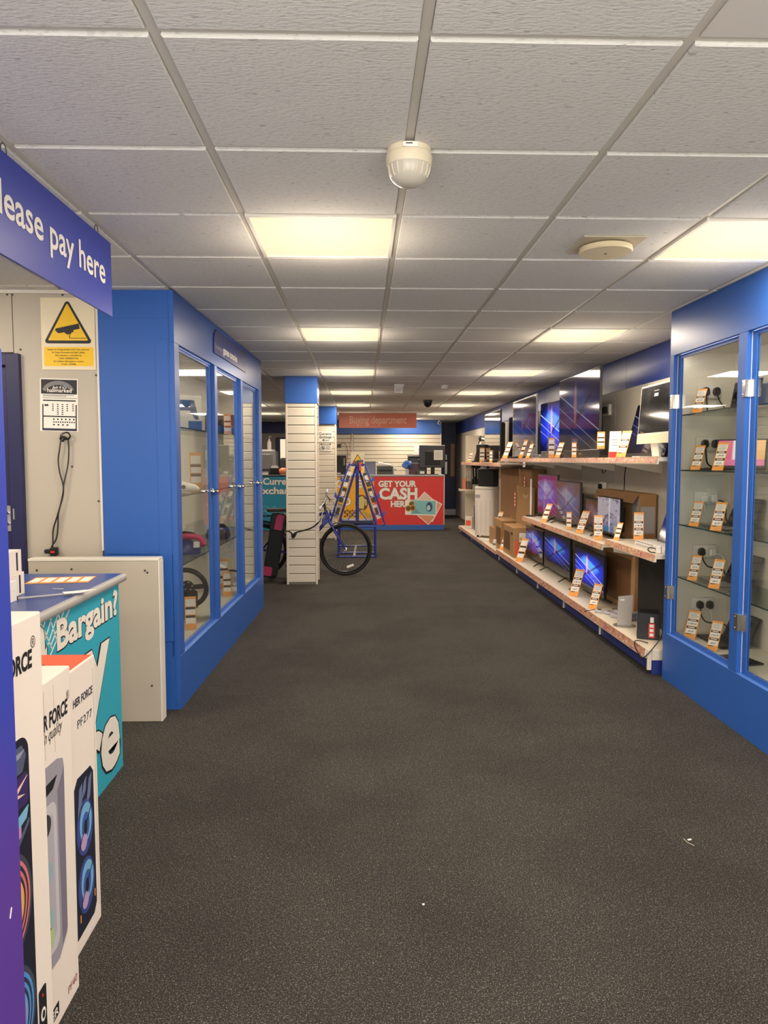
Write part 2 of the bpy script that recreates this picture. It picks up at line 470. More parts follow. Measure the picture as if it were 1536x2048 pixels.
# staff door in the return wall
d1 = link('door_1', None, None, (-1.90, 4.2, 0)); d1['kind'] = 'structure'
obj('door_frame', MB().box(-0.075, 0, -0.03, 0.03, 0, 2.02).box(-1.00, -0.925, -0.03, 0.03, 0, 2.02).box(-0.93, -0.07, -0.03, 0.03, 1.955, 2.02), M['navy'], d1, 0.003)
dl = box('door_leaf', d1, M['navy'], -0.922, -0.078, 0.0, 0.035, 0.01, 1.95, 0.002)
lp = box('lock_plate', d1, M['silver'], -0.125, -0.078, -0.004, 0.0, 1.03, 1.175, 0.001)
for z in (1.075, 1.135):
    obj('key_cylinder', MB().lathe([(0.011, 0), (0.011, -0.012), (0.008, -0.016)], 14, (-0.104, -0.004, z), 'y'), M['chrome'], lp)
box('strike_plate', d1, M['silver'], -0.060, -0.052, -0.032, -0.03, 1.1, 1.16)

# far navy door beside the buying counter
d2 = link('door_2', None, None, (2.28, 18.99, 0)); d2['kind'] = 'structure'
obj('door_frame', MB().box(-0.36, -0.30, -0.03, 0.0, 0, 2.1).box(0.08 + 0.02, 0.13, -0.03, 0, 0, 2.1).box(-0.30, 0.10, -0.03, 0, 2.04, 2.1), M['navy'], d2)
box('door_leaf', d2, M['navy'], -0.298, 0.098, -0.02, -0.002, 0.01, 2.035)
box('vision_panel', d2, mat('obscured_glass', (176, 138, 84), 0.25), -0.01, 0.165 - 0.07, -0.03, -0.02, 1.0, 1.84, 0.004)
box('push_plate', d2, M['silver'], -0.155, -0.095, -0.026, -0.02, 1.06, 1.38, 0.002)
box('pull_handle', d2, M['silver'], -0.145, -0.105, -0.05, -0.02, 1.42, 1.56, 0.006)
struct('baseboard_far', MB().box(1.90, 2.41, 18.93, 18.98, 0, 0.15), M['lgrey'])

# left rear doorway with a lit pane
d3 = link('door_3', None, None, (-2.05, 18.975, 0)); d3['kind'] = 'structure'
obj('door_frame', MB().box(-0.18, -0.06, -0.03, 0, 0, 2.0).box(-0.06, 0.75, -0.03, 0, 1.965, 2.0).box(0.7, 0.75, -0.03, 0, 0, 1.965), M['navy2'], d3)
box('door_leaf', d3, M['navy'], -0.06, 0.7, -0.015, 0, 0.0, 1.965)
box('lit_pane', d3, mat('lit_pane', (255, 236, 205), 0.3, emit=0.9), -0.055, 0.16, -0.022, -0.015, 1.44, 1.955)

# ---------------------------------------------------------------- ceiling: tegular tiles in a recessed tee grid
PIT = 0.6
def cx(c): return 0.141 + PIT * (c - 2)
def ry(r): return 1.702 + PIT * (r - 1)
ceil = struct('ceiling', MB().box(-4.3, 2.5, -1.5, 19.1, ZC + 0.035, ZC + 0.08), M['tee'])
C0, C1, R0, R1 = -6, 6, -5, 30
LAMPS = [(1, 3), (1, 7), (1, 11), (1, 15), (1, 19), (1, 23), (4, 3), (4, 7), (4, 11), (4, 15), (4, 19), (4, 23), (-2, 19), (-2, 23), (-5, 19), (3, 26), (1, -1), (4, -1), (-3, 3), (-3, -1)]
lampset = set(LAMPS)
for c in range(C0, C1 + 1):
    x = cx(c)
    if -4.3 < x < 2.42: box('grid_runner', ceil, M['tee'], x - 0.012, x + 0.012, -1.45, 19.0, ZC + 0.009, ZC + 0.03)
for r in range(R0, R1 + 1):
    y = ry(r)
    if -1.4 < y < 19.0: box('cross_runner', ceil, M['tee'], -4.3, 2.42, y - 0.011, y + 0.011, ZC + 0.0095, ZC + 0.029)
GAP = 0.0135
def tile_mb(mb, x0, x1, y0, y1):
    ch = 0.0035
    a = [(x0, y0), (x1, y0), (x1, y1), (x0, y1)]
    b = [(x0+ch, y0+ch), (x1-ch, y0+ch), (x1-ch, y1-ch), (x0+ch, y1-ch)]
    vs = [(x, y, 0.02) for x, y in a] + [(x, y, ch) for x, y in a] + [(x, y, 0) for x, y in b]
    fs = [(8+3, 8+2, 8+1, 8), (3, 2, 1, 0)]
    for o in (0, 4):
        fs += [(i+o, (i+1) % 4+o, (i+1) % 4+o+4, i+o+4) for i in range(4)]
    mb.add(vs, fs)
tm = MB(); tile_mb(tm, -PIT/2 + GAP, PIT/2 - GAP, -PIT/2 + GAP, PIT/2 - GAP)
tile_mesh = tm.mesh('ceiling_tile', M['tile'])
rest = MB()
for r in range(R0, R1):
    for c in range(C0, C1):
        if (c, r) in lampset: continue
        x0, x1, y0, y1 = cx(c), cx(c+1), ry(r), ry(r+1)
        if x1 > 2.43:                      # cut tile along the right wall
            if x0 < 2.40 and 0 <= r: 
                t = MB(); tile_mb(t, x0 + GAP, 2.40, y0 + GAP, min(y1, 19) - GAP)
                o = obj('ceiling_tile', t, M['tile'], ceil); o.location = (0, 0, ZC)
            continue
        if x0 < -4.3 or y0 < -1.45 or y1 > 19.1 or (y0 < 4.2 < y1 and x1 < -1.4 and False): continue
        if (c, r) == (3, 0):
            box('blank_panel', ceil, M['lgrey'] if False else mat('blank_ceiling_panel', (215, 210, 202), 0.5), x0 + GAP, x1 - GAP, y0 + GAP, y1 - GAP, ZC + 0.004, ZC + 0.02)
            continue
        seen = 0 <= r <= 18 and x1 > -0.55 * y1 - 0.3 and x0 < 0.62 * y1 + 0.3
        if seen: link('ceiling_tile', tile_mesh, ceil, ((x0+x1)/2, (y0+y1)/2, ZC))
        else:
            t = MB(); tile_mb(t, x0 + GAP, x1 - GAP, y0 + GAP, min(y1, 18.99) - GAP)
            rest.add([(a, b, z + ZC) for a, b, z in t.v], t.f)
o = obj('distant_tiles', rest, M['tile'], ceil); o['kind'] = 'stuff'

# ---------------------------------------------------------------- ceiling lamps
order = {3: 'nearest', 7: 'second', 11: 'third', 15: 'fourth', 19: 'fifth', 23: 'sixth'}
for c, r in LAMPS:
    side = {1: 'in the row over the aisle', 4: 'in the row over the television shelves', 3: 'behind the buying banner', -2: 'beyond the games cabinet on the left', -5: 'at the far left', -3: 'over the pay counter'}[c]
    lab = f"{order.get(r, 'overhead')} square warm ceiling light panel {side}"
    L = thing('ceiling_light', lab, 'ceiling light', ((cx(c)+cx(c+1))/2, (ry(r)+ry(r+1))/2, ZC), 0, 'square ceiling light panels')
    h = PIT/2 - 0.008
    obj('light_frame', MB().box(-h, h, -h, -h+.014, -0.004, .02).box(-h, h, h-.014, h, -0.004, .02).box(-h, -h+.014, -h+.014, h-.014, -0.004, .02).box(h-.014, h, -h+.014, h-.014, -0.004, .02), M['white'], L)
    box('diffuser', L, DIFF, -h+.014, h-.014, -h+.014, h-.014, 0.002, 0.016)
    ld = bpy.data.lights.new('lamp', 'AREA'); ld.shape = 'SQUARE'; ld.size = 0.54; ld.energy = LAMP_W; ld.color = LAMP_COL
    lo = bpy.data.objects.new('lamp', ld); C.objects.link(lo); lo.parent = L; lo.location = (0, 0, -0.006)
    lu = bpy.data.lights.new('added_uplight', 'AREA'); lu.shape = 'DISK'; lu.size = 0.45; lu.energy = UPFILL_W; lu.color = LAMP_COL  # added lamp facing up, hung unseen under the panel to brighten the ceiling
    lo = bpy.data.objects.new('added_uplight', lu); C.objects.link(lo); lo.parent = L; lo.location = (0, 0, -0.24); lo.rotation_euler = (PI, 0, 0)

# ---------------------------------------------------------------- slatted columns and the slatted partition
def slat_column(name, x0, x1, y0, y1, ztop, pitch=0.1):
    col = link(name, None, None, ((x0+x1)/2, y0, 0)); col['kind'] = 'structure'
    hw, dp = (x1-x0)/2, y1-y0
    box('column_core', col, M['creamg'], -hw + .012, hw - .012, .012, dp - .012, 0.0, ztop)
    for sx in (-1, 1):
        a = sorted((sx*hw, sx*(hw - .024)))
        box('corner_trim', col, M['cream'], a[0], a[1], 0, .024, 0, ztop, .004)
        box('corner_trim', col, M['cream'], a[0], a[1], dp - .024, dp, 0, ztop, .004)
    box('head_panel', col, M['blue'], -hw - .006, hw + .006, -.006, dp + .006, ztop, ZC - 0.001, .004)
    def slat_mesh(w):
        prof = [(.004, 0.0), (.014, 0.0), (.014, pitch - .010), (.008, pitch - .010), (.0035, pitch - .016)]
        return MB().prof_x(prof, -w, w).mesh('slat', M['cream'])
    front, sidem = slat_mesh(hw - .025), slat_mesh(dp/2 - .025)
    z = 0.03
    while z < ztop - 0.03:
        link('slat', front, col, (0, 0, z))
        link('slat', sidem, col, (hw, dp/2, z), (0, 0, PI/2))
        z += pitch
    return col
slat_column('column_front', -0.874, -0.517, 8.40, 8.76, 2.068)
slat_column('column_rear', -0.83, -0.47, 13.10, 13.46, 2.058)

wp = struct('wall_partition', MB().box(-1.4, 1.875, 17.62, 17.70, 0, ZC + .04).box(1.80, 1.875, 17.70, 18.99, 0, ZC + .04), M['navy'])
box('lower_panel', wp, M['greyp'], -1.39, 1.87, 17.60, 17.62, 0, 0.98)
box('groove_board', wp, M['creamg'], -1.39, 1.865, 17.608, 17.62, 0.98, 2.035)
box('edge_trim', wp, M['white'], 1.865, 1.882, 17.58, 17.62, 0.98, 2.045)
box('joint_trim', wp, M['cream'], -0.26, -0.225, 17.585, 17.608, 0.98, 2.04)
prof = [(-.012, 0), (.008, 0), (.008, .083), (-.004, .083), (-.012, .076)]
sa = MB().prof_x(prof, -0.56, 0.56).mesh('slat', M['cream']); sb = MB().prof_x(prof, -1.04, 1.04).mesh('slat', M['cream'])
for k in range(11):
    z = 0.985 + k * 0.0955
    link('slat', sa, wp, (-0.825, 17.60, z)); link('slat', sb, wp, (0.823, 17.60, z))
box('fascia_panel', wp, M['blue'], -1.39, 1.885, 17.595, 17.62, 2.046, ZC - .001)
# ================================================================ LEFT SIDE
# ---------------------------------------------------------------- hanging banner
bn = thing('hanging_banner', 'blue hanging banner reading Please pay here in white letters', 'banner', (-1.06, 3.192, 2.34), PI/2)
box('banner_board', bn, M['banner'], -1.62, 0, -0.004, 0.004, -0.303, 0.0)
fit_text(bn, 'Please pay here', M['wink'], -1.045, -.08, -.185, .098, -.0055, bold=.014)
for x in (-0.155, -0.915):
    pts = [(x + 0.018*math.cos(R(a)), 0, 0.008 + 0.02*math.sin(R(a))) for a in range(-60, 241, 25)]
    obj('wire_hook', MB().tube(pts, 0.0016, 6), M['dgrey'], bn, smooth=True)

# ---------------------------------------------------------------- CCTV notice on the grey wall
cs = thing('warning_sign', 'white wall sign with yellow surveillance camera triangle and yellow text box', 'sign', (-1.635, 4.2, 1.934), 0)
box('sign_board', cs, mat('sign_ivory', (232, 220, 190), 0.35), -0.148, 0.149, -0.005, 0, 0.0, 0.396, 0.001)
def tri(cx_, cz, w, h, r):
    c = [(cx_ - w/2, cz), (cx_ + w/2, cz), (cx_, cz + h)]
    out = []
    for i, p in enumerate(c):
        a, b = Vector(c[i-1]), Vector(c[(i+1) % 3]); p = Vector(p)
        u, v = (a - p).normalized(), (b - p).normalized()
        bis = (u + v).normalized(); half = math.acos(max(-1, min(1, u.dot(v)))) / 2
        ctr = p + bis * (r / math.sin(half))
        q1 = p + u * (r / math.tan(half)) - ctr; q2 = p + v * (r / math.tan(half)) - ctr
        s = math.atan2(q1.y, q1.x); e = math.atan2(q2.y, q2.x)
        while e < s: e += 2*PI
        for k in range(6): t = s + (e - s) * k / 5; out.append((ctr.x + r*math.cos(t), ctr.y + r*math.sin(t)))
    return out
def cctv_print(par, y, ink, yel, s=1.0, x0=0, z0=0):
    T = lambda P: [(x0 + a*s, z0 + b*s) for a, b in P]
    obj('triangle_border', MB().plate(T(tri(0, 0.145, 0.272, 0.245, 0.014)), y - .0008, y), ink, par)
    obj('triangle_field', MB().plate(T(tri(0, 0.161, 0.222, 0.205, 0.004)), y - .0016, y - .0008), yel, par)
    cam_ = [(-0.068, 0.214), (-0.052, 0.200), (-0.020, 0.206), (-0.006, 0.194), (0.018, 0.197), (0.02, 0.206), (0.032, 0.207), (0.030, 0.218), (0.066, 0.226), (0.06, 0.254), (-0.068, 0.226)]
    obj('camera_symbol', MB().plate(T(cam_), y - .0024, y - .0016), ink, par)
    obj('cable_symbol', MB().plate(T([(0.008, 0.172), (0.1, 0.172), (0.1, 0.175), (0.012, 0.175), (0.011, 0.196), (0.008, 0.196)]), y - .0024, y - .0016), ink, par)
cctv_print(cs, -0.005, M['ink'], M['syellow'])
obj('text_box', MB().plate(rrect(-0.135, 0.137, 0.02, 0.125, 0.008), -0.0058, -0.005), M['syellow'], cs)
for i, ln in enumerate(('Images are being monitored for the purposes', 'of Crime Prevention & Public Safety.', 'This scheme is controlled by:', 'CASH GENERATOR.', 'For further information contact:', '01204 - 574444.')):
    text(cs, ln, M['ink'], 0.0125, 0, 0.1075 - i*0.0162, -0.0064, bold=0.02, align='CENTER', res=1)

# ---------------------------------------------------------------- hallmark notice
hp = thing('hallmark_poster', 'taped paper poster reading Ask if it is hallmarked, black header and chart', 'poster', (-1.700, 4.2, 1.592), 0, tilt=0)
hp.rotation_euler = (0, R(1.5), 0)
box('paper_sheet', hp, M['paper'], -0.106, 0.104, -0.003, -0.001, 0.0, 0.294)
box('header_print', hp, M['ink'], -0.100, 0.098, -0.0036, -0.003, 0.208, 0.288)
ring = MB()
for a0, r0, r1 in ((20, .062, .078),):
    pts = [(-0.005 + r1*1.15*math.cos(R(a)), 0.215 + r1*0.85*math.sin(R(a))) for a in range(15, 171, 8)] + [(-0.005 + r0*1.12*math.cos(R(a)), 0.212 + r0*0.75*math.sin(R(a))) for a in range(170, 14, -8)]
    n = len(pts)//2
    for i in range(n - 1):
        ring.plate([pts[i], pts[i+1], pts[2*n-2-i], pts[2*n-1-i]][::-1], -0.0042, -0.0036)
obj('ring_print', ring, M['mgrey'], hp)
text(hp, "Ask if it's", M['wink'], 0.021, 0.002, 0.238, -0.0047, bold=0.008, align='CENTER', res=2)
text(hp, 'hallmarked', M['wink'], 0.031, 0.002, 0.218, -0.0047, bold=0.012, align='CENTER', res=2)
for i, (z, wd) in enumerate(((0.200, .17), (0.194, .13), (0.184, .19))):
    box('small_print', hp, M['dgrey'], -0.09, -0.09 + wd, -0.0036, -0.003, z, z + 0.0026)
box('chart_heading', hp, M['ink'], -0.09, 0.092, -0.0036, -0.003, 0.168, 0.175)
box('chart_heading', hp, M['ink'], -0.09, 0.092, -0.0036, -0.003, 0.080, 0.087)
box('chart_border', hp, M['dgrey'], -0.094, -0.087, -0.0036, -0.003, 0.012, 0.15)
box('chart_border', hp, M['dgrey'], 0.090, 0.097, -0.0036, -0.003, 0.012, 0.15)
box('chart_footer', hp, M['inkn'], -0.094, 0.097, -0.0036, -0.003, 0.004, 0.017)
marks = MB()
for cxm, n in ((-.035, 4), (-.008, 6), (.018, 6), (.044, 4), (.076, 4)):
    for k in range(n): marks.plate(ellipse(cxm, 0.150 - k*0.0108, .0055, .003, 10), -0.0036, -0.003)
marks.plate(ellipse(-.076, .145, .006, .006, 12), -0.0036, -0.003).plate(ellipse(-.065, .145, .006, .006, 12), -0.0036, -0.003)
for k in range(6): marks.plate(ellipse(-.03 + k*.022, 0.068, .0048, .005, 10), -0.0036, -0.003)
for k in range(10): marks.plate(ellipse(-.03 + k*.0125, 0.052, .004, .0045, 8), -0.0036, -0.003)
for k in range(4): marks.plate(ellipse(-.03 + k*.025, 0.037, .0065, .004, 10), -0.0036, -0.003)
o = obj('chart_marks', marks, M['ink'], hp); o['kind'] = 'stuff'

# ---------------------------------------------------------------- charger cable hung on the wall
cb = thing('power_cable', 'black twin power cable hanging from a wall hook, plug resting at bottom', 'cable', (-1.70, 4.2, 0.9), 0)
y = -0.016
obj('wall_hook', MB().tube([(0.024, 0, .668), (0.024, -.03, .664), (0.024, -.034, .68)], .005, 8), M['silver'], cb, smooth=True)
A = [(.014, y, .655), (.006, y-.004, .60), (-.006, y, .53), (.002, y-.003, .46), (.020, y-.006, .38), (.005, y-.003, .30), (-.020, y, .22), (-.046, y, .14), (-.050, y, .07), (-.055, y, .030)]
B = [(.052, y, .645), (.055, y-.003, .58), (.046, y, .50), (.024, y-.006, .40), (.015, y-.003, .33), (-.012, y-.006, .23), (-.020, y, .15), (-.030, y, .09), (-.055, y-.004, .045), (-.060, y, .020)]
L_ = [(.052, y, .645), (.066, y-.006, .665), (.055, y-.01, .685), (.028, y-.01, .68), (.012, y, .668), (.014, y, .655)]
obj('cord', MB().tube(smooth_path(A), .0042, 8), M['black'], cb, smooth=True)
obj('cord', MB().tube(smooth_path(B), .0042, 8), M['black'], cb, smooth=True)
obj('cord', MB().tube(smooth_path(L_), .0042, 8), M['black'], cb, smooth=True)
obj('cord_knot', MB().tube(smooth_path([(.012, y-.008, .650), (.03, y-.02, .660), (.05, y-.012, .652), (.03, y-.01, .645), (.024, y-.008, .635)]), .006, 8), M['black2'], cb, smooth=True)
pg = obj('plug', MB().box(-.095, -.045, y-.02, y+.008, .006, .03).box(-.058, -.018, y-.034, y+.004, -.006, .042), M['black'], cb, .006)
box('plug_label', pg, M['red'], -.052, -.028, y-.0345, y-.034, .012, .022)

# ---------------------------------------------------------------- white low partition in front of the cabinet end
pn = thing('partition_board', 'low off-white partition board behind the pay counter, against blue cabinet', 'partition', (0, 3.98, 0), 0)
box('board', pn, M['grey'], -1.80, -1.108, 0, 0.075, 0.0, 0.888, .002)
box('top_edge', pn, M['white'], -1.802, -1.102, -0.002, 0.078, 0.888, 0.903, .002)
box('end_edge', pn, M['white'], -1.108, -1.100, -0.001, 0.078, 0.0, 0.888, .001)
for x, z in ((-1.755, .84), (-1.57, .845), (-1.165, .825), (-1.155, .20), (-1.178, .836)):
    obj('screw_head', MB().lathe([(.006, 0), (.006, -.002), (.003, -.003)], 8, (x, 0, z), 'y'), M['dgrey'], pn)

# ---------------------------------------------------------------- pay counter with the turquoise poster front
ct = thing('pay_counter', 'pay counter with blue worktop and turquoise poster reading Bargain? Buy Here', 'counter', (-1.13, 3.40, 0), PI/2)
box('carcass', ct, M['greyp'], -2.4, 0.0, 0.01, 0.70, 0.0, 0.868)
wt = MB().box(-2.42, 0.03, -0.012, 0.72, 0.870, 0.906)
obj('worktop', wt, M['worktop'], ct, .002)
obj('worktop_edging', MB().prof_x([(-0.012, .869), (-0.022, .871), (-0.028, .878), (-0.030, .888), (-0.028, .898), (-0.022, .905), (-0.012, .9065)], -2.42, 0.033), M['edge'], ct, smooth=True)
box('poster_panel', ct, M['teal'], -2.4, -0.004, -0.002, 0.01, 0.0, 0.866)
# white criss-cross sparkle lines
ln = MB()
def stroke(mb, a, b, wd, y0, y1):
    a, b = Vector(a), Vector(b); n = Vector((-(b-a).y, (b-a).x)).normalized() * wd/2
    P = [a - n, b - n, b + n, a + n]
    mb.plate([(p.x, p.y) for p in P], y0, y1)
for k in range(5):
    stroke(ln, (-0.92 + .055*k, .70 + .02*k), (-0.79 + .055*k, .864), .006, -.0028, -.002)
for k in range(4):
    stroke(ln, (-0.90 + .075*k, .862), (-0.80 + .06*k, .76 - .01*k), .005, -.0028, -.002)
stroke(ln, (-.80, .70), (-.565, .864), .006, -.0028, -.002)
obj('sparkle_lines', ln, M['wink'], ct)
kw = dict(bold=0.035, edge=0.02, drop=.003)
fit_outlined(ct, 'a', M['wink'], M['ink'], -.90, -.787, .736, .165, **kw)
fit_outlined(ct, 'Bargain?', M['wink'], M['ink'], -.70, -.028, .734, .105, **kw)
fit_outlined(ct, 'Buy', M['wink'], M['ink'], -1.02, -.146, .435, .295, **kw)
fit_outlined(ct, 'Here', M['wink'], M['ink'], -1.07, -.044, .070, .30, **kw)

# things on the counter
def small_box(loc, rz, w, d, h, label, stripes):
    b = thing('cable_box', label, 'box', loc, rz, 'white boxes on the pay counter')
    box('carton', b, M['wbox'], 0, w, 0, d, 0, h, .001)
    for k in range(stripes): box('print_line', b, M['mgrey'], w*.35 + k*.028, w*.35 + k*.028 + .004, -.0006, 0, h*.2, h*.85)
    box('print_bar', b, M['ink'], w*.86, w*.90, -.0006, 0, h*.1, h*.9)
    box('top_print', b, M['ink'], w*.2, w*.5, d*.3, d*.5, h, h + .0006)
    return b
small_box((-1.338, 2.60, .9065), PI/2, .32, .20, .088, 'white carton on pay counter with dark print, lower of the two', 3)
small_box((-1.342, 2.60, .9953), PI/2, .31, .20, .088, 'white carton on pay counter with dark print, upper of the two', 3)
for i, (z, t) in enumerate(((.9065, 'lower'), (.9455, 'upper'))):
    b = thing('slim_box', f'slim white box in front of the cartons on pay counter, {t} one', 'box', (-1.299, 2.64, z), PI/2, 'slim white boxes on the pay counter')
    box('carton', b, M['paper'], 0, .13, 0, .035, 0, .038, .001)
    text(b, 'G O R M I', M['mgrey'], .010, .02, .022, -.0006, res=1)
pr = thing('label_sheet', 'sheet of orange and white price labels lying on pay counter', 'label sheet', (-1.44, 3.14, .9065), R(8))
for k in range(5):
    lb = box('price_label', pr, M['orange'], k*.052, k*.052 + .050, .0, .17, 0, .0008)
    box('label_panel', lb, M['paper'], k*.052 + .006, k*.052 + .044, .03, .15, .0008, .0012)
pen = thing('pen', 'thin pen with a white paper flag on pay counter', 'pen', (-1.30, 2.78, .9065), R(32))
obj('barrel', MB().tube([(0, 0, .006), (.19, 0, .006)], .004, 8), M['lgrey'], pen, smooth=True)
obj('cap', MB().tube([(-.045, 0, .007), (0, 0, .007)], .0065, 8), M['black'], pen, smooth=True)
obj('paper_flag', MB().prism([(.16, -.022), (.215, -.028), (.225, -.02), (.285, .012), (.24, .024), (.20, .018), (.16, .022)], .010, .0115), M['paper'], pen)
obj('paper_scrap', MB().prism([(0, 0), (.045, -.008), (.046, -.004), (.001, .004)], 0, .001), M['paper'], None, loc=(-1.27, 3.02, .9067))
tag(bpy.data.objects['paper_scrap'], 'tiny sliver of white paper on blue pay counter worktop', 'paper')

# ---------------------------------------------------------------- loudspeaker cartons in the foreground
def carton(name, label, far_x, far_y, w, d, h, tape=None, lean=0):
    """front face on local -y (world +x); local x runs away from the camera and ends at the far corner"""
    t = thing(name, label, 'box', (far_x, far_y, 0), PI/2 + lean, 'tall speaker cartons by the entrance')
    obj('carton', MB().box(-w, 0, 0, d, 0, h), M['wbox'], t, .004, bseg=2)
    return t
# far one: orange-red lid
b3 = carton('speaker_carton', 'tall white speaker carton marked PF277 with orange-red top', -0.825, 2.245, .30, .265, .838)
box('lid_print', b3, M['ored'], -.294, -.006, .006, .259, .838, .8392)
text(b3, 'FORCE', M['ink'], .05, -.27, .10, .8396, bold=.01, flat=True)
fit_text(b3, 'HER FORCE', M['inkn'], -.176, -.024, .727, .022, bold=.03, shear=.12)
fit_text(b3, 'PF277', M['inkn'], -.147, -.034, .658, .024)
PN = mat('print_navy', (30, 36, 58), .4)
obj('speaker_print', MB().plate([(-.19, .045), (-.06, .050), (-.038, .075), (-.04, .49), (-.06, .513), (-.16, .515), (-.185, .49)], -.0012, 0), PN, b3)
for z in (.350, .173):
    obj('cone_rim', MB().plate(ellipse(-.116, z, .062, .082, 30), -.0020, -.0012), mat('print_blue', (60, 76, 150), .4), b3)
    obj('cone_glow', MB().plate(ellipse(-.110, z + .012, .046, .058, 26), -.0026, -.0020), mat('print_sky', (120, 180, 225), .4), b3)
    obj('cone_shade', MB().plate(ellipse(-.114, z + .004, .030, .040, 22), -.0030, -.0026), mat('print_deep', (64, 98, 170), .4), b3)
    obj('cone_glow', MB().plate(ellipse(-.130, z - .038, .024, .026, 22), -.0034, -.0030), mat('print_lilac', (190, 160, 205), .4), b3)
    obj('cone_centre', MB().plate(ellipse(-.116, z, .012, .022, 16), -.0038, -.0034), M['ink'], b3)
    ln_ = MB(); stroke(ln_, (-.175, z - .05), (-.066, z + .05), .004, -.0042, -.0038); obj('cone_bar', ln_, PN, b3)
for k_, (a_, c_) in enumerate((((-.165, .40), (-.15, .487)), ((-.135, .44), (-.115, .495)), ((-.10, .41), (-.075, .49)))):
    obj('gloss_print', MB().plate([(a_[0], a_[1]), (a_[0] + .03, a_[1] + .015), (c_[0] + .02, c_[1]), (c_[0], c_[1] - .01)], -.002, -.0012), mat('print_steel', (104, 118, 160), .4), b3)
for x, z in ((-.055, .10), (-.168, .085)): box('led_print', b3, M['orange'], x, x + .005, -.002, -.0012, z, z + .022)
for x in (-.018, -.225): box('fold_crease', b3, M['grey'], x, x + .002, -.0006, 0, .05, .80)
# middle one
b2 = carton('speaker_carton', 'tall white speaker carton marked PF40, middle of the three', -0.776, 1.935, .335, .31, .892)
fit_text(b2, 'R FORCE', M['ink'], -.169, -.024, .774, .036, bold=.035, shear=.08)
fit_text(b2, 'in quality', M['ink'], -.176, -.060, .741, .030, shear=.4)
fit_text(b2, '®', M['ink'], -.030, -.012, .808, .022)
fit_text(b2, 'PF40', mat('maroon_print', (150, 62, 62), .5), -.075, -.016, .032, .020)
obj('speaker_print', MB().plate([(-.33, .17), (-.189, .170), (-.12, .165), (-.069, .205), (-.060, .645), (-.066, .668), (-.10, .680), (-.33, .69)], -.0012, 0), mat('print_grey', (158, 154, 168), .4), b2)
obj('speaker_edge', MB().plate([(-.10, .19), (-.069, .215), (-.062, .645), (-.105, .60)], -.0018, -.0012), mat('print_grey_dark', (124, 120, 138), .4), b2)
obj('grille_print', MB().plate(rrect(-.325, -.115, .205, .585, .03), -.0018, -.0012), mat('print_pale', (200, 198, 206), .4), b2)
obj('grille_shade', MB().plate(rrect(-.325, -.135, .235, .56, .025), -.0024, -.0018), mat('print_pale2', (178, 176, 190), .4), b2)
obj('handle_slot', MB().plate([(-.30, .60), (-.13, .615), (-.105, .640), (-.28, .635)], -.0018, -.0012), M['ink'], b2)
for z, c_ in ((.54, (60, 60, 70)), (.42, (150, 180, 196)), (.30, (150, 186, 190)), (.25, (180, 200, 150))):
    obj('cone_tint', MB().plate(ellipse(-.185, z, .035, .030, 18), -.003, -.0024), mat('tint_%d' % c_[0] + '_%d' % c_[2], c_, .4), b2)
obj('logo_plate', MB().plate([(-.30, .030), (-.135, .030), (-.135, .062), (-.30, .062)], -.0012, 0), M['ink'], b2)
fit_text(b2, 'SPEAKER', M['wink'], -.285, -.140, .036, .020, y=-.0018, bold=.02)
for x in (-.108, -.165): box('fold_crease', b2, M['grey'], x, x + .0018, -.0006, 0, .70, .872)
# near one
b1 = carton('speaker_carton', 'tallest white speaker carton with rainbow-ringed speaker print, nearest', -0.690, 1.575, .315, .36, 1.112)
fit_text(b1, 'FORCE', M['ink'], -.172, -.048, 1.006, .035, bold=.04, shear=.08)
fit_text(b1, '®', M['ink'], -.053, -.031, 1.043, .024)
obj('speaker_print', MB().plate(rrect(-.31, -.080, .06, .876, .035), -.0012, 0), mat('print_black', (30, 33, 48), .35), b1)
obj('panel_print', MB().plate([(-.30, .815), (-.11, .805), (-.092, .835), (-.11, .86), (-.30, .862)], -.0018, -.0012), mat('print_slate', (84, 92, 122), .35), b1)
obj('panel_gloss', MB().plate([(-.30, .835), (-.12, .838), (-.10, .848), (-.30, .850)], -.0024, -.0018), mat('print_slate_light', (150, 156, 178), .35), b1)
obj('display_print', MB().plate(rrect(-.305, -.088, .735, .800, .012), -.0024, -.0018), mat('print_indigo', (58, 44, 100), .35), b1)
obj('spark_print', MB().plate([(-.20, .765), (-.15, .775), (-.092, .792), (-.14, .768), (-.105, .757), (-.15, .761), (-.19, .748)], -.003, -.0024), mat('print_peach', (240, 200, 190), .4), b1)
obj('led_print', MB().plate([(-.17, .690), (-.100, .705), (-.090, .728), (-.17, .712)], -.0024, -.0012), mat('print_aqua', (120, 180, 215), .4), b1)
obj('led_print', MB().plate([(-.17, .668), (-.125, .678), (-.125, .700), (-.17, .690)], -.0024, -.0012), mat('print_mauve', (190, 140, 190), .4), b1)
obj('brace_print', MB().plate([(-.16, .645), (-.09, .690), (-.088, .70), (-.16, .655)], -.0024, -.0012), mat('print_slate', (84, 92, 122), .35), b1)
def cone(z, cols):
    obj('cone_shade', MB().plate(ellipse(-.188, z, .102, .112, 40), -.0018, -.0012), mat('print_coal', (66, 70, 84), .35), b1)
    r = 1.0
    for i, c in enumerate(cols):
        obj('cone_ring', MB().plate(ellipse(-.188, z, .092*r, .100*r, 40), -.0024 - .0006*i, -.0018), mat('ring_print_%d_%d_%d' % c, c, .35), b1); r -= .085
cone(.552, [(214, 120, 128), (46, 48, 62), (214, 120, 110), (46, 48, 62), (236, 160, 90), (214, 200, 90), (72, 78, 80)])
cone(.318, [(80, 150, 220), (46, 52, 80), (80, 150, 220), (46, 52, 80), (110, 160, 220), (150, 150, 200), (60, 66, 84)])
obj('remote_print', MB().plate(rrect(-.071, -.036, .16, .305, .006), -.0012, 0), M['ink'], b1)
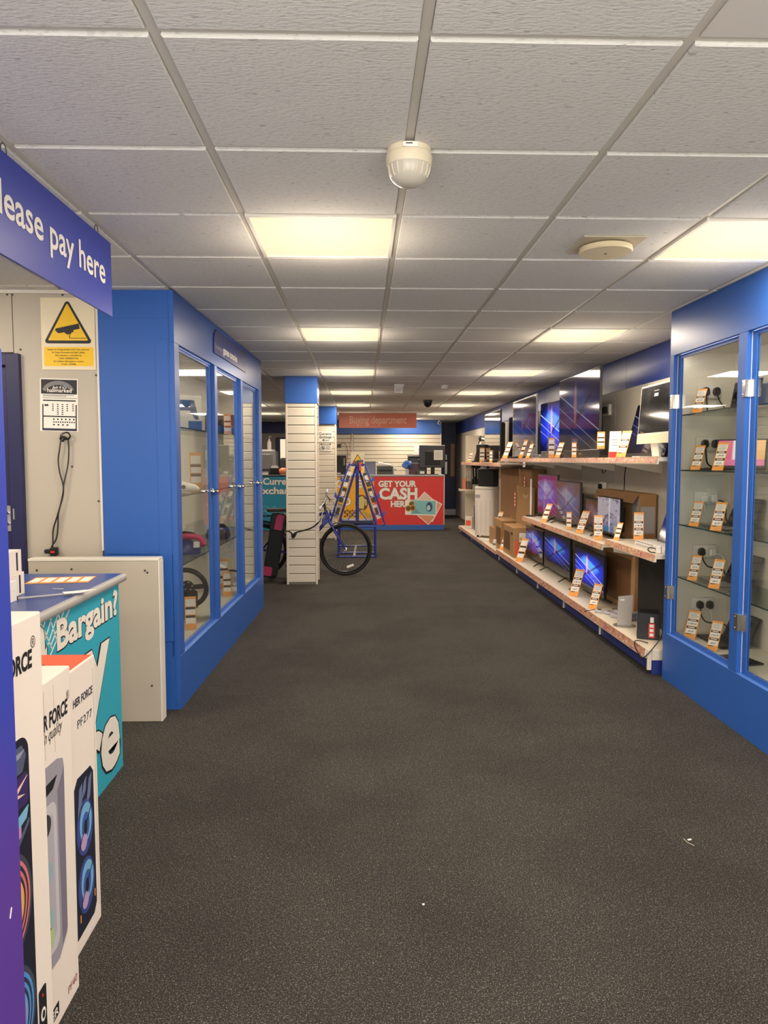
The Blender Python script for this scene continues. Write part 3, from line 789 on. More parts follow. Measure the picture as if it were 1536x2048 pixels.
obj('remote_ring', MB().plate(ellipse(-.0535, .245, .011, .015, 18), -.0018, -.0012), M['wink'], b1)
obj('remote_centre', MB().plate(ellipse(-.0535, .245, .006, .009, 14), -.0024, -.0018), M['ink'], b1)
obj('remote_button', MB().plate(ellipse(-.0535, .287, .003, .004, 10), -.0018, -.0012), M['red'], b1)

# blue-to-violet printed display carton cut by the frame
def galaxy():
    m = bpy.data.materials.new('violet_print'); m.use_nodes = True
    g = G(m); (x, yy, z), vec = g.gen('Generated')
    b = m.node_tree.nodes['Principled BSDF']
    n = m.node_tree.nodes.new('ShaderNodeTexNoise'); n.inputs['Scale'].default_value = 3.0
    m.node_tree.links.new(vec, n.inputs['Vector'])
    zz = g.val('ADD', z, g.val('MULTIPLY', n.outputs['Fac'], .15))
    col = g.lerp(g.step(zz, .50, .72), lin((50, 66, 170)), lin((88, 56, 150)))
    col = g.lerp(g.step(zz, .16, .22), col, lin((44, 70, 190)))
    m.node_tree.links.new(col, b.inputs['Base Color']); b.inputs['Roughness'].default_value = .4
    return m
dc = thing('display_carton', 'tall blue and violet printed display carton at the left frame edge', 'display', (-0.598, 1.255, 0), PI/2)
obj('carton', MB().box(-.30, 0, 0, .42, 0, 1.62), galaxy(), dc, .003)
for k, (x, z) in enumerate(((-.045, .66), (-.03, .43), (-.06, .30), (-.02, .36))):
    stl = MB(); stroke(stl, (x, z), (x + .006, z + .016), .0025, -.0008, 0)
    obj('star_print', stl, M['wink'], dc)
# ================================================================ GLASS CABINETS
def hinge(parent, x, z):
    hg = obj('hinge', MB().box(x - .032, x, -.006, .0, z - .045, z + .045).box(x, x + .034, .022, .034, z - .045, z + .045).box(x - .004, x + .004, -.006, .034, z - .045, z + .045), M['chrome'], parent, .002)
    for zz in (-.03, .03): obj('screw', MB().lathe([(.004, 0), (.004, -.002), (.002, -.003)], 8, (x - .022, -.006, z + zz), 'y'), M['silver'], hg)
def cabinet(t, length, depth, posts, z_sill, z_head, shelves, stile, back):
    """posts: list of (x0, x1) solid uprights on the front; openings lie between them"""
    W = .03
    box('plinth', t, M['blue'], 0, length, 0, W, 0, z_sill, .0015)
    box('sill', t, M['bluelit'], .01, length - .01, .002, .05, z_sill - .012, z_sill + .002, .001)
    box('header', t, M['blue'], 0, length, 0, W, z_head, ZC - .002, .0015)
    for a, b in posts: box('post', t, M['blue'], a, b, 0, .045, z_sill, z_head, .001)
    box('end_panel', t, M['blue'], 0, .018, .03, depth, 0, ZC - .002)
    box('end_panel', t, M['blue'], length - .018, length, .03, depth, 0, ZC - .002)
    box('back_panel', t, back, .018, length - .018, depth - .02, depth, 0, ZC - .002)
    box('inner_lining', t, back, .018, .024, .032, depth - .02, z_sill, z_head + .02)
    box('inner_lining', t, back, length - .024, length - .018, .045, depth - .02, z_sill, z_head + .02)
    box('base_board', t, back, .018, length - .018, .04, depth - .02, z_sill - .02, z_sill)
    box('top_board', t, back, .018, length - .018, .04, depth - .02, z_head + .02, z_head + .04)
    # strip light tucked behind the header
    st = box('strip_light', t, M['white'], .05, length - .05, .034, .060, z_head + .004, z_head + .020)
    sl = bpy.data.lights.new('strip_lamp', 'AREA'); sl.shape = 'RECTANGLE'; sl.size = length - .12; sl.size_y = .02; sl.energy = 2.2 * length; sl.color = (1.0, .88, .70)
    so = bpy.data.objects.new('strip_lamp', sl); C.objects.link(so); so.parent = st; so.location = (length/2, .047, z_head + .002); so.rotation_euler = (R(14), 0, 0)
    for z in shelves:
        s = box('glass_shelf', t, M['shelfglass'], .026, length - .026, .075, depth - .025, z - .008, z)
        box('shelf_edge', s, M['glassedge'], .026, length - .026, .073, .0745, z - .008, z)
    op = [(posts[i][1], posts[i+1][0]) for i in range(len(posts) - 1)]
    doors = []
    for a, b in op:
        d = link('door', None, t)
        y0, y1, s = .026, .042, stile
        obj('door_frame', MB().box(a + .004, a + s, y0, y1, z_sill + .004, z_head - .003).box(b - s, b - .004, y0, y1, z_sill + .004, z_head - .003)
            .box(a + s, b - s, y0, y1, z_sill + .004, z_sill + .026).box(a + s, b - s, y0, y1, z_head - .024, z_head - .003), M['blue'], d)
        box('glass_pane', d, M['glass'], a + s, b - s, .032, .036, z_sill + .026, z_head - .024)
        box('edge_strip', d, M['white'], a + .001, a + .004, .024, .030, z_sill + .004, z_head - .003)
        doors.append((d, a, b))
    return doors
# left: games consoles
lc = thing('display_cabinet', 'tall blue glass-fronted cabinet headed games consoles on the left', 'cabinet', (-1.045, 4.17, 0), R(88.46))
drs = cabinet(lc, 2.95, .42, [(0, .095), (.985, 1.06), (1.925, 2.005), (2.80, 2.95)], .31, 2.085, (1.634, 1.215, .79), .068, M['inner'])
for d, a, b in drs:
    k = obj('lock', MB().lathe([(.020, 0), (.020, -.010), (.012, -.014), (.012, -.035), (.018, -.040), (.018, -.052)], 14, (b - .035, .026, 1.218), 'y'), M['chrome'], d, smooth=True)
    obj('lock_bar', MB().tube([(b - .085, .0, 1.218), (b + .015, .0, 1.218)], .006, 8), M['chrome'], d, smooth=True)
sg = obj('sign_plate', MB().plate([(.95, 2.165), (2.13, 2.165), (2.13, 2.335), (1.03, 2.335), (.97, 2.30), (.95, 2.25)], -.008, 0), M['navy2'], lc, .001)
fit_text(sg, 'Browse for', mat('grey_lettering', (176, 178, 190), .5), .985, 1.215, 2.200, .036, -.0088)
fit_text(sg, 'games consoles', M['wink'], 1.235, 1.745, 2.200, .052, -.0088, bold=.022)
ic = MB(); stroke(ic, (2.02, 2.26), (2.08, 2.26), .004, -.0088, -.008); stroke(ic, (2.02, 2.26), (2.02, 2.29), .004, -.0088, -.008); stroke(ic, (2.08, 2.26), (2.08, 2.29), .004, -.0088, -.008); stroke(ic, (2.05, 2.23), (2.05, 2.20), .004, -.0088, -.008)
obj('icon_print', ic, M['lgrey'], sg)
# seams of the end panel facing the entrance
box('panel_strip', lc, M['blue'], -.003, 0, .03, .415, .90, 2.215, .001)
box('panel_strip', lc, M['blue'], -.006, 0, .035, .105, .40, 2.10, .001)

# right: laptops
rc = thing('display_cabinet', 'tall blue glass-fronted cabinet of laptops on the right', 'cabinet', (1.968, 4.70, 0), R(-90))
drs = cabinet(rc, 2.15, .425, [(0, .055), (.86, .945), (1.66, 1.745), (2.09, 2.15)], .31, 2.09, (1.72, 1.37, 1.02, .68), .048, M['inner'])
for d, a, b in drs:
    for z in (1.80, .58): hinge(d, a + .004, z)
# ================================================================ RIGHT SIDE SHELVING
BX, MX, WX = 1.90, 1.95, 2.40           # front edges and the back panel plane
def shelf_part(t, xf, y0, y1, z, lip=.045, lipx=.018):
    """shelf between y0 (near) and y1 (far); front edge at xf"""
    z -= .0015
    b = box('shelf_board', t, M['shelf'], xf, WX, y0 + .002, y1 - .002, z - .028, z, .001)
    e = obj('ticket_rail', MB().prof_y([(xf - lipx, z - lip), (xf, z - lip), (xf, z), (xf - .008, z)][::-1], y0 + .003, y1 - .003), M['shelf'], b)
    n = max(1, round((y1 - y0) / .5))
    for k in range(n):
        a, c = y0 + (y1 - y0) * k / n, y0 + (y1 - y0) * (k + 1) / n
        q = .0015
        tk = MB().add([(xf - lipx - q, a + .006, z - lip + .006), (xf - lipx - q, c - .006, z - lip + .006), (xf - .009 - q, c - .006, z), (xf - .009 - q, a + .006, z),
                       (xf - lipx, a + .006, z - lip + .006), (xf - lipx, c - .006, z - lip + .006), (xf - .009, c - .006, z), (xf - .009, a + .006, z)],
                      [(0, 1, 2, 3), (7, 6, 5, 4), (0, 4, 5, 1), (1, 5, 6, 2), (2, 6, 7, 3), (3, 7, 4, 0)])
        obj('ticket', tk, M['ticket'], b)
    return b
g1 = thing('shelving_unit', 'long cream gondola shelving with orange ticket edges along right wall', 'shelving', (0, 0, 0), 0)
for a, b in ((4.79, 5.87), (5.87, 6.95), (6.95, 8.0), (8.0, 9.1), (9.1, 10.3)):
    box('back_panel', g1, M['greyp'], WX, 2.419, a + .003, b - .003, .17, 2.076, .001)
    shelf_part(g1, BX, a, b, .172, .062, .016)
    box('plinth', g1, M['navy2'], BX + .035, BX + .055, a + .003, b - .003, 0.012, .115)
    box('plinth_bracket', g1, M['white'], BX + .022, BX + .034, b - .030, b - .016, .015, .11)
    box('plinth_foot', g1, M['white'], BX + .06, WX, b - .03, b - .012, 0, .14)
box('plinth_kick', g1, M['black2'], BX + .034, BX + .056, 4.80, 10.29, 0, .012)
box('end_cap', g1, M['shelf'], BX + .03, WX, 4.775, 4.789, .095, .165, .002)
box('end_base', g1, M['navy2'], BX + .03, WX, 4.775, 4.789, 0, .094)
box('end_upright', g1, M['shelf'], BX + .0, BX + .028, 4.775, 4.789, .03, .165, .001)
shelf_part(g1, MX, 5.87, 7.30, .752, .048); shelf_part(g1, MX, 7.30, 8.84, .752, .048)
shelf_part(g1, MX, 4.79, 5.80, .803, .048)
for a, b in ((4.79, 5.87), (5.87, 6.95), (6.95, 8.0), (8.0, 9.1), (9.1, 10.3)): shelf_part(g1, MX, a, b, 1.452, .046)
for y in (5.83, 6.95, 8.0, 9.1):
    for z in (.752, 1.452):
        obj('shelf_bracket', MB().plate([(0, 0), (0, -.10), (-.38, -.03), (-.38, 0)][::-1], -.003, .003), M['shelf'], g1, loc=(WX, y, z - .03))
# far unit
g2 = thing('shelving_unit', 'far end of the cream shelving with a lower top shelf and side ledges', 'shelving', (0, 0, 0), 0)
for a, b in ((10.32, 11.5), (11.5, 12.9), (12.9, 14.4)):
    box('back_panel', g2, M['greyp'], WX, 2.419, a + .003, b - .003, .17, 2.06, .001)
    shelf_part(g2, BX, a, b, .14, .05, .016)
    box('plinth', g2, M['navy2'], BX + .035, BX + .055, a + .003, b - .003, 0.0, .09)
    box('plinth_bracket', g2, M['white'], BX + .022, BX + .034, b - .04, b - .02, .012, .085)
    box('plinth_foot', g2, M['white'], BX + .06, WX, b - .03, b - .012, 0, .11)
    shelf_part(g2, MX, a, b, 1.385, .05)
box('end_grid_panel', g2, M['shelf'], 2.02, WX, 14.38, 14.40, .15, 1.9)
for z in (.86,):
    lg = box('side_ledge', g2, M['shelf'], 1.88, 2.15, 13.95, 14.30, z - .02, z, .003)
    box('ledge_lip', lg, M['shelf'], 1.872, 1.88, 13.95, 14.30, z - .03, z + .012)

# ---------------------------------------------------------------- televisions
GT = 'televisions on the shelves'
def tv(label, x, y0, y1, z0, z1, scr, frame='black', feet=True, zs=None, rz=-90, tilt=0, foot=.095, bez=.014, chin=.024, thick=.045, back=True, group=GT, cat='television', name='television'):
    """flat screen facing the aisle; y0 near, y1 far; zs shelf height under the feet"""
    w, h = y1 - y0, z1 - z0
    t = thing(name, label, cat, (x, (y0 + y1)/2, zs if zs is not None else z0), R(rz), group, tilt=tilt)
    o = z0 - (zs if zs is not None else z0)
    box('bezel', t, M[frame], -w/2, w/2, 0, .022, o, o + h, .003)
    box('screen', t, scr, -w/2 + bez, w/2 - bez, -.0015, -.0001, o + chin, o + h - bez)
    if back: box('rear_shell', t, M['black2'], -w*.38, w*.38, .022, .022 + thick, o + h*.1, o + h*.75, .012)
    if feet and o > .004:
        for s in (-1, 1):
            f = MB()
            for d in (-1, 1): f.tube([(s*w*.36, .012, o + .01), (s*(w*.36 + .02), .012 + d*foot, .007)], .007, 6)
            obj('foot', f, M['black'], t, smooth=True)
    return t
S_BRIGHT = screen_mat('tv_picture_bright', 1.25)
S_MID = screen_mat('tv_picture', .50)
S_BIG = screen_mat('tv_picture_large', .26, blue=(.02, .03, .32), light=(.05, .10, .4), flare=(.9, .4, .3))
S_DIM = screen_mat('tv_picture_dim', .13, flare=(1.0, .4, .25))
S_GREY = screen_mat('tv_picture_washed', .34, blue=(.10, .13, .55), light=(.35, .5, .85), wash=((.25, .28, .5), .25))
S_RED = screen_mat('tv_picture_purple', .40, blue=(.10, .12, .85), dark=(.16, .006, .05), light=(.30, .45, .95), wash=((.5, .2, .6), .18))
S_DIM2 = screen_mat('tv_picture_faint', .16, blue=(.14, .13, .45), dark=(.03, .026, .05), light=(.3, .3, .6))
S_NEAR = screen_mat('tv_picture_deep', .55, blue=(.012, .02, .55))
TOP = 1.452
t1 = tv('farthest television on the top shelf, screen off with deep black side', 2.06, 11.0, 12.4, 1.42, 2.19, M['off'], 'black', thick=.09, zs=1.385)
tv('television on top shelf half hidden behind its far neighbour, screen off', 2.20, 10.0, 11.05, 1.47, 2.06, M['off'], 'black', zs=1.385 + .068)
t3 = tv('silver-framed television on the top shelf with a dim orange-flared picture', 2.08, 8.80, 10.18, 1.475, 2.225, S_DIM, 'mgrey', zs=TOP, foot=.02, bez=.02, chin=.09)
tv('bright blue television on top shelf between silver-framed and largest ones', 2.16, 7.72, 8.92, 1.49, 2.10, S_BRIGHT, 'black', zs=TOP, foot=.03)
tv('largest thin-framed television on the top shelf with a near black picture', 2.09, 6.47, 7.80, 1.50, 2.262, S_BIG, 'dgrey', zs=TOP, foot=.02, bez=.007, chin=.012)
tv('dark blue tilted screen on the top shelf behind the white computer', 2.19, 5.30, 6.12, 1.462, 1.90, screen_mat('tv_picture_off_angle', .35, blue=(.02,.03,.22), light=(.04,.08,.3)), 'black', zs=TOP, feet=False, tilt=R(-14), group=GT)
tv('purple and red lit television on the middle shelf, farthest one', 2.11, 7.90, 8.80, .79, 1.268, S_RED, 'dgrey', zs=.752)
tv('pale blue television on the middle shelf beside the purple one', 2.10, 7.03, 7.90, .79, 1.215, S_GREY, 'dgrey', zs=.752)
tv('small dim grey-violet television on the middle shelf between larger screens', 2.13, 6.46, 6.98, .785, 1.07, S_DIM2, 'dgrey', zs=.752)
pm = bpy.data.materials.new('monitor_picture'); pm.use_nodes = True
g = G(pm); (u, _y, v), vec = g.gen(); nn = pm.node_tree.nodes.new('ShaderNodeTexNoise'); nn.inputs['Scale'].default_value = 4.5; nn.inputs['Detail'].default_value = 3; nn.inputs['Distortion'].default_value = 1.2
pm.node_tree.links.new(vec, nn.inputs['Vector'])
c = g.lerp(g.step(v, .1, .5), (.52, .5, .58), (.22, .22, .45))
c = g.lerp(g.step(nn.outputs['Fac'], .36, .44), c, (.06, .06, .16))
c = g.lerp(g.step(g.val('ABSOLUTE', g.val('SUBTRACT', u, .55)), .03, .05), c, (.75, .75, .85))
c = g.lerp(g.val('MULTIPLY', g.step(v, .14, .17), g.step(u, .5, .6)), c, (.05, .22, .42))
c = g.lerp(g.val('MULTIPLY', g.step(v, .2, .24), g.val('SUBTRACT', 1.0, g.step(u, .74, .78))), c, (.65, .62, .30))
b_ = pm.node_tree.nodes['Principled BSDF']; pm.node_tree.links.new(c, b_.inputs['Emission Color']); b_.inputs['Emission Strength'].default_value = .55; b_.inputs['Base Color'].default_value = (.01, .01, .01, 1); b_.inputs['Roughness'].default_value = .1
tv('thin black monitor showing pale violet cityscape picture on the middle shelf', 2.10, 5.92, 6.50, .80, 1.115, pm, 'black', zs=.752, bez=.008, chin=.018, cat='monitor', name='monitor')
tv('blue television on the bottom shelf beside the cardboard boxes', 2.09, 8.42, 9.32, .215, .605, S_MID, 'black', zs=.172, bez=.018, chin=.07)
tv('blue television on the bottom shelf, middle of the three', 2.09, 7.30, 8.36, .215, .63, S_MID, 'black', zs=.172, bez=.022, chin=.085)
tv('brightest blue television on the bottom shelf, nearest of the three', 2.08, 6.22, 7.10, .22, .60, S_BRIGHT, 'black', zs=.172, bez=.020, chin=.045)
tv('large switched-off black television standing at near end of bottom shelf', 2.215, 5.10, 5.80, .174, .70, M['black2'], 'black2', zs=.174, feet=False)
tv('deep blue screen leaning back at the near end of middle shelf', 2.17, 4.83, 5.36, .815, 1.26, S_NEAR, 'black', zs=.803, feet=False, tilt=R(-17))

# ---------------------------------------------------------------- white all-in-one computer
im = thing('desktop_computer', 'white all-in-one desktop computer on L-shaped stand on the top shelf', 'computer', (2.085, 5.277, TOP), R(-90))
dp = link('display', None, im, (0, 0, 0)); dp.rotation_euler = (R(-4), 0, 0)
box('casing', dp, M['white'], -.30, .30, 0, .014, .10, .53, .004)
scm = bpy.data.materials.new('lock_screen'); scm.use_nodes = True
g = G(scm); (u, _y, v), vec = g.gen(); nn = scm.node_tree.nodes.new('ShaderNodeTexNoise'); nn.inputs['Scale'].default_value = 2.5; nn.inputs['Detail'].default_value = 4
scm.node_tree.links.new(vec, nn.inputs['Vector'])
c = g.lerp(g.step(v, .3, .9), (.10, .085, .075), (.018, .016, .016)); c = g.lerp(g.step(nn.outputs['Fac'], .42, .6), c, (.012, .012, .012))
b_ = scm.node_tree.nodes['Principled BSDF']; scm.node_tree.links.new(c, b_.inputs['Emission Color']); b_.inputs['Emission Strength'].default_value = .8; b_.inputs['Base Color'].default_value = (.01, .01, .01, 1); b_.inputs['Roughness'].default_value = .07
box('screen', dp, scm, -.288, .288, -.0012, -.0001, .178, .518)
box('chin', dp, M['cream2'], -.30, .30, -.0012, -.0001, .10, .168)
box('clock_print', dp, M['wink'], -.035, .035, -.002, -.0012, .440, .462); box('date_print', dp, M['lgrey'], -.045, .045, -.002, -.0012, .478, .484)
obj('stand', MB().prof_x([(.045, .0), (.05, .004), (.03, .10), (.05, .30), (.042, .30), (.02, .10), (.035, .006)], -.065, .065).box(-.075, .075, -.11, .05, 0, .006), M['white'], im, .001)

# ---------------------------------------------------------------- price tags
GP = 'orange price tags on stands'
_tag = {}
def tag_meshes():
    if _tag: return _tag
    m = lambda n, b, mt: b.mesh(n, mt)
    W, H = 1.0, 2.9
    _tag['card'] = m('card', MB().box(-.5, .5, 0, .02, 0, H), M['orange'])
    _tag['info_panel'] = m('info_panel', MB().box(-.42, .42, -.006, -.0002, 2.02, 2.66), M['paper'])
    _tag['price_panel'] = m('price_panel', MB().box(-.42, .42, -.006, -.0002, 1.30, 1.76), M['paper'])
    _tag['weekly_panel'] = m('weekly_panel', MB().box(-.42, .42, -.006, -.0002, .52, 1.00), M['paper'])
    _tag['heading_bar'] = m('heading_bar', MB().box(-.42, .42, -.006, -.0002, 1.76, 1.97), M['ink'])
    _tag['heading_bar2'] = m('heading_bar', MB().box(-.42, .42, -.006, -.0002, 1.02, 1.23), M['ink'])
    _tag['strip'] = m('small_print', MB().box(-.40, .05, -.006, -.0002, .42, .49), M['ink'])
    _tag['_bar'] = m('heading_print', MB().box(-.30, .26, -.011, -.006, .035, .115), M['paper'])
    lines = MB()
    for k in range(4): lines.box(-.36, .36 - .1*(k % 2), -.010, -.006, 2.52 - k*.13, 2.56 - k*.13)
    _tag['lines'] = m('small_print', lines, M['mgrey'])
    return _tag
def price_tag(label, x, y, z, w=.062, rz=-52, tilt=-30, p1=None, p2=None, simple=False, hh=1.0, pale=False):
    T = tag_meshes()
    if tilt <= -14 and rz < 0:
        w *= 1.18; rz = min(rz, -48); tilt = min(tilt, -27)          # leaning tags turn towards the aisle
    t = thing('price_tag', label, 'price tag', (x, y, z + .002), R(rz), GP, tilt=R(tilt))
    t.scale = (w, w, w * hh)
    for k, me in T.items():
        if k[0] == '_': continue
        if simple and k in ('lines', 'strip'): continue
        o = link(me.name, me, t)
    if not simple:
        for zz, s in ((1.80, 'BUY IT NOW?'), (1.06, 'BUY WEEKLY?')):
            link('heading_print', T['_bar'], t, (0, 0, zz))
        text(t, p1 or '£149.99', M['ink'], .26, 0, 1.42, -.012, align='CENTER', bold=.02, sx=.8, res=1)
        text(t, p2 or '£4.99', M['ink'], .26, 0, .64, -.012, align='CENTER', bold=.02, sx=.8, res=1)
    return t
# top shelf (local y = front edge to wall)
price_tag('far end price tag on the top shelf in front of black speaker box', 2.0, 12.30, 1.385, .085, -20, -6, simple=True)
price_tag('leaning price tag on top shelf left of the silver-framed television', 1.943, 10.05, TOP, .075, simple=True)
price_tag('narrow leaning price tag on top shelf below silver-framed television', 1.955, 9.1, TOP, .048, simple=True, hh=1.6, rz=-45)
price_tag('second narrow leaning tag on top shelf, before the sound bar', 1.96, 8.72, TOP, .042, simple=True, hh=1.35, rz=-45)
price_tag('upright price tag on top shelf before the bright blue television', 1.965, 7.62, TOP, .062, -15, -4, simple=True, hh=1.15)
price_tag('short leaning price tag on top shelf against the bright blue television', 1.965, 7.40, TOP, .052, -30, -30, simple=True)
price_tag('small upright price tag on top shelf in front of largest television', 1.965, 6.80, TOP, .042, -15, -4, simple=True, hh=1.15)
price_tag('price tag standing on the long sound bar under the wall socket', 2.02, 6.20, TOP + .072, .063, -20, -8, simple=True, hh=.8)
price_tag('large leaning price tag on top shelf beside the white computer', 1.966, 5.57, TOP, .066, -30, -26, '£899.99', '£30.00', hh=1.0)
# middle shelf
price_tag('leaning price tag on middle shelf before the purple television', 1.972, 7.95, .752, .066, simple=True)
price_tag('narrow upright price tag on middle shelf before pale blue television', 2.0, 7.05, .752, .048, -15, -3, simple=True, hh=1.25)
price_tag('leaning price tag on middle shelf between two televisions', 2.0, 6.72, .752, .068)
price_tag('upright price tag on middle shelf left of cityscape monitor', 2.0, 6.16, .752, .072, -15, -4)
price_tag('pale narrow leaning tag at the far end of near middle shelf', 1.985, 5.68, .803, .040, -30, -28, simple=True, hh=1.1)
price_tag('price tag standing in white flat boxes at near middle shelf', 2.03, 5.33, .842, .070, -20, -6)
# bottom shelf
price_tag('leaning price tag on bottom shelf before the leftmost blue television', 1.93, 8.98, .172, .090, -35, -22, simple=True)
price_tag('leaning price tag on bottom shelf before the brightest television', 1.945, 6.68, .172, .078, -30, -26)
price_tag('leaning price tag on bottom shelf behind the grey game controller', 1.94, 6.10, .172, .066, -30, -28)
price_tag('price tag on bottom shelf among the small cardboard boxes', 1.945, 10.17, .172, .075, -30, -18, simple=True)
price_tag('price tag standing on the low brown box near white air conditioner', 2.05, 11.15, .405, .075, -30, -24, simple=True)

# ---------------------------------------------------------------- sound bars
def soundbar(label, x, y0, y1, z, h=.07, d=.09, m='black'):
    t = thing('sound_bar', label, 'sound bar', (x, (y0+y1)/2, z), R(-90), 'sound bars on the top shelf')
    L = (y1 - y0)/2
    obj('body', MB().plate(rrect(-L, L, 0.004, h, .02), 0, d), M[m], t, .003)
    for s in (-1, 1): box('foot', t, M['black2'], s*L*.7 - .03, s*L*.7 + .03, .01, d - .01, 0, .005)
    box('badge', t, M['lgrey'], -.02, .02, -.001, 0, h*.5, h*.58)
soundbar('long black sound bar on top shelf below the largest television', 1.995, 6.15, 7.28, TOP, d=.065)
soundbar('short dark sound bar on top shelf beside the bright blue television', 1.995, 7.68, 8.2, TOP, d=.065, m='dgrey')
soundbar('slim grey sound bar on top shelf below silver-framed television', 1.995, 8.28, 9.0, TOP, .04, .06, 'mgrey')
# black console box with blue side, dark speaker
k = thing('speaker_box', 'black cube speaker with blue-sheen side at the far end of top shelf', 'speaker', (2.112, 12.55, 1.385), R(-20))
box('cabinet_body', k, M['black'], -.17, .17, 0, .3, 0.008, .31, .006)
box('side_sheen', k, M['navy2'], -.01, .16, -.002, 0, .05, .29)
for a in (-1, 1): box('foot', k, M['black2'], a*.12 - .03, a*.12 + .03, .04, .26, 0, .009)
def white_stand(label, x, y, z):
    t = thing('card_stand', label, 'display card', (x, y, z), R(-25), tilt=R(0))
    obj('front_card', MB().prof_x([(0, 0), (.003, 0), (.062, .21), (.059, .21)], -.045, .045), M['paper'], t)
    obj('rear_card', MB().prof_x([(.11, 0), (.113, 0), (.064, .21), (.061, .21)], -.045, .045), M['paper'], t)
    f = MB().prof_x([(-.0012, 0), (0, 0), (.0125, .045), (.0113, .045)], -.044, .044); obj('red_footer', f, M['red'], t)
    f = MB().prof_x([(.046, .165), (.0472, .165), (.058, .2), (.0568, .2)], -.044, .044); obj('mint_header', f, mat('mint_print', (170, 214, 206), .5), t)
    f = MB()
    for q in range(3): f.prof_x([(.026 + .006*q, .095 + .022*q), (.0272 + .006*q, .095 + .022*q), (.0285 + .006*q, .1 + .022*q), (.0273 + .006*q, .1 + .022*q)], -.03, .02)
    obj('pencil_print', f, M['mgrey'], t)
white_stand('folded white tent card with red foot beside the largest price tag', 2.02, 5.86, TOP)
# wall socket above the shelf
def socket(label, loc, rz, plugs, cord=True, group='double wall sockets'):
    t = thing('wall_socket', label, 'socket', loc, rz, group)
    box('faceplate', t, M['white'], -.073, .073, -.03, 0, -.043, .043, .004)
    for s in (-.03, .03): box('rocker_switch', t, M['paper'], s*.33 - .006, s*.33 + .006, -.034, -.03, .012, .032)
    for x, kind in plugs:
        if kind == 'black':
            p = obj('plug', MB().plate([(x - .022, -.012), (x - .012, -.026), (x + .012, -.026), (x + .022, -.012), (x + .018, .018), (x, .028), (x - .018, .018)], -.062, -.03), M['black'], t, .005)
        else:
            p = obj('plug', MB().box(x - .02, x + .02, -.072, -.03, -.03, .02), M['paper'], t, .006)
    return t
sk = socket('double wall socket with two black plugs beside the largest television', (WX, 6.05, 1.80), R(-90), ((-.03, 'black'), (.03, 'black')))
sk.location = (WX - .002, 7.15, 1.915); sk.scale = (1.25, 1, 1.25)
cbl = thing('mains_cable', 'two black cords dropping from the socket behind the largest television', 'cable', (2.36, 7.15, 1.50), 0)
for dy, e in ((.035, .30), (-.035, .12)):
    obj('cord', MB().tube(smooth_path([(-.04, dy, .38), (-.03, dy + .01, .26), (-.02, dy + .08, .12), (-.01, dy + e, .004)]), .004, 6), M['black'], cbl, smooth=True)
cb2 = thing('cable_loop', 'thin black cable loop hanging under the top shelf', 'cable', (2.38, 7.15, 1.0), 0)
obj('cord', MB().tube(smooth_path([(0, .06, .415), (-.02, .03, .33), (-.03, -.02, .30), (-.03, -.10, .33), (0, -.16, .415)]), .0045, 6), M['black'], cb2, smooth=True)
cb3 = thing('mains_cable', 'single black cord hanging to the carton under top shelf', 'cable', (2.37, 6.55, 1.0), 0)
obj('cord', MB().tube(smooth_path([(0, 0, .42), (-.01, .01, .30), (0, .04, .22), (-.01, .02, .155)]), .005, 6), M['black'], cb3, smooth=True)
socket('double wall socket with black adaptor above the opened carton', (WX - .002, 7.22, 1.17), R(-90), ((0, 'black'),))
# white board above the computer
wb = thing('white_panel', 'white panel fixed on wall above the white computer', 'panel', (WX - .004, 5.66, 1.8), R(-90))
box('board', wb, M['white'], -.47, .46, -.012, 0, 0, .27, .002)
box('board_edge', wb, M['shelf'], -.47, .46, -.014, -.012, .262, .27)

# ---------------------------------------------------------------- cartons on the shelves
def carton2(name, label, x0, x1, y0, y1, z, h, m='card', group='cardboard boxes on the shelves', rz=0):
    t = thing(name, label, 'box', ((x0+x1)/2, (y0+y1)/2, z), rz, group)
    a, b = (x1-x0)/2, (y1-y0)/2
    box('carton', t, M[m], -a, a, -b, b, 0, h, .003)
    return t, a, b
o, a, b = carton2('cardboard_box', 'opened cardboard carton with flaps behind the cityscape monitor', 2.24, 2.385, 5.885, 6.95, .752, .405, 'card')
obj('flap', MB().obox(Matrix.Translation((-a, 0, .40)) @ Euler((0, R(-55), 0)).to_matrix().to_4x4(), -.09, 0, -b, b*.1, 0, .004), M['card2'], o)
obj('flap', MB().obox(Matrix.Translation((-a, 0, .40)) @ Euler((0, R(-70), 0)).to_matrix().to_4x4(), -.09, 0, b*.15, b, 0, .004), M['card2'], o)
box('pale_label', o, M['lgrey'], -a - .001, -a, -b + .005, -b + .14, .06, .37)
box('end_label', o, M['lgrey'], -a*.8, a*.8, -b - .001, -b, .08, .30)
o, a, b = carton2('cardboard_box', 'tall brown television carton standing behind the brightest television', 2.20, 2.38, 5.84, 6.60, .172, .50, 'card')
box('dark_print', o, M['brown'], -a - .0015, -a, -b + .08, b - .06, .05, .44)
for k in range(5): obj('hand_hole', MB().plate(ellipse(0, .08 + .09*k, .012, .009, 10), -b - .001, -b), M['paper'] if k % 2 else M['card2'], o)
o, a, b = carton2('cardboard_box', 'small brown television box with dark screen print on the bottom shelf', 1.935, 2.16, 9.36, 10.02, .172, .385)
box('screen_print', o, M['brown'], -a - .0015, -a, -b + .2, b - .06, .07, .31)
box('logo_print', o, M['ink'], -a - .0015, -a, -b + .04, -b + .13, .29, .32)
box('label_print', o, M['paper'], -a*.3, a*.7, -b - .0015, -b, .20, .32); box('energy_print', o, M['yellow'], -a*.25, 0, -b - .002, -b - .0015, .23, .26)
box('red_strip', o, M['ored'], -a*.8, -a*.45, -b - .0015, -b, .04, .22)
box('tape', o, M['card2'], -a, a, -.025, .025, .385, .386)
